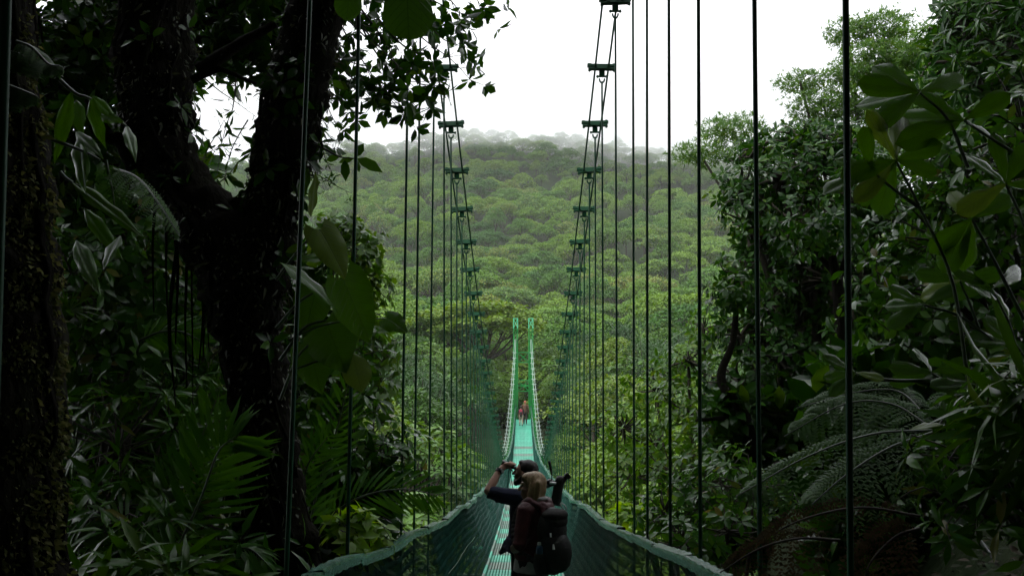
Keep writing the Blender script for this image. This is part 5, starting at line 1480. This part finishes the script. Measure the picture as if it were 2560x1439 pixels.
MB().tube([hd + (.01, -.02, .02), at(1379, 1180, MY), at(1377, 1172, MY), at(1373, 1151, MY)], [.006, .006, .014, .013], 10).build('handle', M['black_metal'], tp)
a = at(1388, 1262, MY); b = at(1396, 1215, MY); c_ = at(1408, 1198, MY); d_ = at(1421, 1188, MY)
mb = MB(); mb.tube([a, a * .5 + b * .5, b], [.055, .05, .048], 18); mb.limb([b, at(1400, 1200, MY), c_], [.048, .05, .034]); mb.limb([hd + (.05, 0, -.01), b], [.03, .035])
fuse('scope', mb, M['black_nylon'], tp, .009, 2)
MB().tube([c_, c_ * .4 + d_ * .6, c_ * .38 + d_ * .62, d_ + (d_ - c_) * .2], [.028, .026, .034, .034], 14).build('eyepiece', M['black_metal'], tp)


# --- two walkers at the far end
def walker(label, x, y, h, top, low, hair, pack=None, plabel=None):
    o = np.array([x, y, deck_z(y) + .015]); F = Frame(o, (.05, 1)); k = h / 1.75
    r = empty('person', tuple(o), label, 'person')
    mb = MB(); head(mb, F, 1.63 * k, .1, 0, k); mb.limb([F(-.01, 0, 1.54 * k), F(-.02, 0, 1.42 * k)], .055 * k); mb.limb([F(0, 0, 1.35 * k), F(0, 0, 1.0 * k)], [.13 * k, .12 * k]); legs(mb, F, .92 * k, .09, k, ((.12, 0), (-.10, 0)))
    for s in (1, -1): mb.limb([F(0, s * .19 * k, 1.4 * k), F(-.02, s * .26 * k, 1.12 * k), F(.06, s * .27 * k, .88 * k), F(.08, s * .265 * k, .80 * k)], np.array([.05, .04, .03, .034]) * k)
    fuse('body', mb, M['skin'], r, .014, 2)
    mb = MB(); mb.ball(F(-.025, 0, 1.665 * k), (.105 * k, .09 * k, .10 * k)); mb.ball(F(-.045, 0, 1.60 * k), (.07 * k, .08 * k, .09 * k)); fuse('hair', mb, hair, r, .014, 2)
    mb = MB(); mb.limb([F(-.01, .15 * k, 1.4 * k), F(-.01, -.15 * k, 1.4 * k)], .085 * k); mb.limb([F(0, 0, 1.33 * k), F(0, 0, .94 * k)], [.165 * k, .165 * k])
    for s in (1, -1): mb.limb([F(0, s * .19 * k, 1.4 * k), F(-.02, s * .26 * k, 1.12 * k), F(.06, s * .27 * k, .90 * k)], np.array([.068, .056, .045]) * k)
    fuse('jacket', mb, top, r, .016, 2)
    mb = MB(); legs(mb, F, .92 * k, .092, k * 1.15, ((.12, 0), (-.10, 0))); mb.ball(F(0, 0, .92 * k), (.13 * k, .16 * k, .1 * k)); fuse('trousers', mb, low, r, .016, 2)
    shoes(r, F, .09, ((.12, 0), (-.10, 0)), M['black_metal'])
    if pack:
        b = empty('backpack', tuple(F(-.2, 0, 1.1 * k)), plabel, 'backpack')
        mb = MB(); rbox(mb, F, (-.22 * k, 0, 1.2 * k), (.10 * k, .15 * k, .24 * k), 4); fuse('body', mb, pack, b, .016, 2)
        mb = MB(); rbox(mb, F, (-.33 * k, 0, 1.12 * k), (.04 * k, .11 * k, .11 * k), 4); fuse('front_pocket', mb, M['black_nylon'], b, .014, 2)


walker('shorter walker in pale trousers with a red backpack at the far end of the deck', -.17, 76, 1.50, M['charcoal'], M['khaki'], M['hair_dark'], M['red_cloth'], 'small red backpack on the shorter walker far along the deck')
walker('taller ginger-haired walker in a brown top and black trousers at the far end', .14, 77.2, 1.78, M['brown_cloth'], M['charcoal'], M['ginger'])

# ------------------------------------------------------------------ air, light, render settings
def volume(name, label, lo, hi, dens, noise=None):
    mb = MB(); mb.box([(a + b) / 2 for a, b in zip(lo, hi)], [b - a for a, b in zip(lo, hi)])
    m, nt, ns, L = nodes(name)
    out = N(nt, 'ShaderNodeOutputMaterial'); v = N(nt, 'ShaderNodeVolumePrincipled')
    v.inputs['Color'].default_value = (.985, .99, 1, 1); v.inputs['Density'].default_value = dens; v.inputs['Anisotropy'].default_value = .2
    L.new(v.outputs[0], out.inputs['Volume'])
    if noise: noise(nt, L, v)
    return tag(link(name, mb.mesh(name, False), m), label, name, kind='stuff')


volume('haze', 'thin pale haze softening the far hillside', (-330, -70, -42), (330, 520, 140), .0002)


def fog_nodes(nt, L, v):
    tc = N(nt, 'ShaderNodeTexCoord'); sp = N(nt, 'ShaderNodeSeparateXYZ'); L.new(tc.outputs['Object'], sp.inputs[0])
    no = N(nt, 'ShaderNodeTexNoise'); no.inputs['Scale'].default_value = .022; no.inputs['Detail'].default_value = 3; L.new(tc.outputs['Object'], no.inputs['Vector'])
    # height where the cloud base lies: lower to the right, ragged
    b1 = N(nt, 'ShaderNodeMath', operation='MULTIPLY_ADD'); b1.inputs[1].default_value = .10; L.new(sp.outputs[0], b1.inputs[0]); L.new(sp.outputs[2], b1.inputs[2])
    b2 = N(nt, 'ShaderNodeMath', operation='MULTIPLY_ADD'); b2.inputs[1].default_value = 34; L.new(no.outputs[0], b2.inputs[0]); L.new(b1.outputs[0], b2.inputs[2])
    mr = N(nt, 'ShaderNodeMapRange'); mr.inputs[1].default_value = 106; mr.inputs[2].default_value = 125; mr.inputs[3].default_value = 0; mr.inputs[4].default_value = .026
    L.new(b2.outputs[0], mr.inputs[0]); L.new(mr.outputs[0], v.inputs['Density'])


volume('fog', 'white cloud bank lying on the forested ridge', (-325, 330, 70), (325, 515, 138), .01, fog_nodes)

w = bpy.data.worlds.new('World'); SC.world = w; w.use_nodes = True
nt = w.node_tree; bg = nt.nodes['Background']
sky = nt.nodes.new('ShaderNodeTexSky'); sky.sky_type = 'NISHITA'; sky.sun_disc = False
SUN_EL, SUN_AZ = math.radians(52), math.radians(232)
sky.sun_elevation = SUN_EL; sky.sun_rotation = SUN_AZ
mx = nt.nodes.new('ShaderNodeMixRGB'); mx.inputs[0].default_value = .88; mx.inputs[2].default_value = (7.4, 7.5, 7.7, 1)
nt.links.new(sky.outputs[0], mx.inputs[1]); nt.links.new(mx.outputs[0], bg.inputs[0])
bg.inputs[1].default_value = .1
sd = bpy.data.lights.new('sun', 'SUN'); sd.energy = 1.5; sd.angle = math.radians(14); sd.color = (1, .97, .92)
so = bpy.data.objects.new('sun', sd); COL.objects.link(so)
dirv = Vector((math.sin(SUN_AZ) * math.cos(SUN_EL), math.cos(SUN_AZ) * math.cos(SUN_EL), math.sin(SUN_EL)))
so.rotation_euler = dirv.to_track_quat('Z', 'Y').to_euler()

SC.view_settings.view_transform = 'Standard'; SC.view_settings.look = 'None'
SC.view_settings.exposure = 1.42; SC.view_settings.gamma = 1
c = SC.cycles
c.use_denoising = True
try: c.denoiser = 'OPENIMAGEDENOISE'; c.denoising_prefilter = 'ACCURATE'
except Exception: pass
c.max_bounces = 16; c.diffuse_bounces = 3; c.glossy_bounces = 2; c.transmission_bounces = 4; c.volume_bounces = 14; c.transparent_max_bounces = 4
c.volume_step_rate = 1.0; c.volume_max_steps = 64
c.use_adaptive_sampling = True; c.adaptive_threshold = .02
c.sample_clamp_indirect = 4
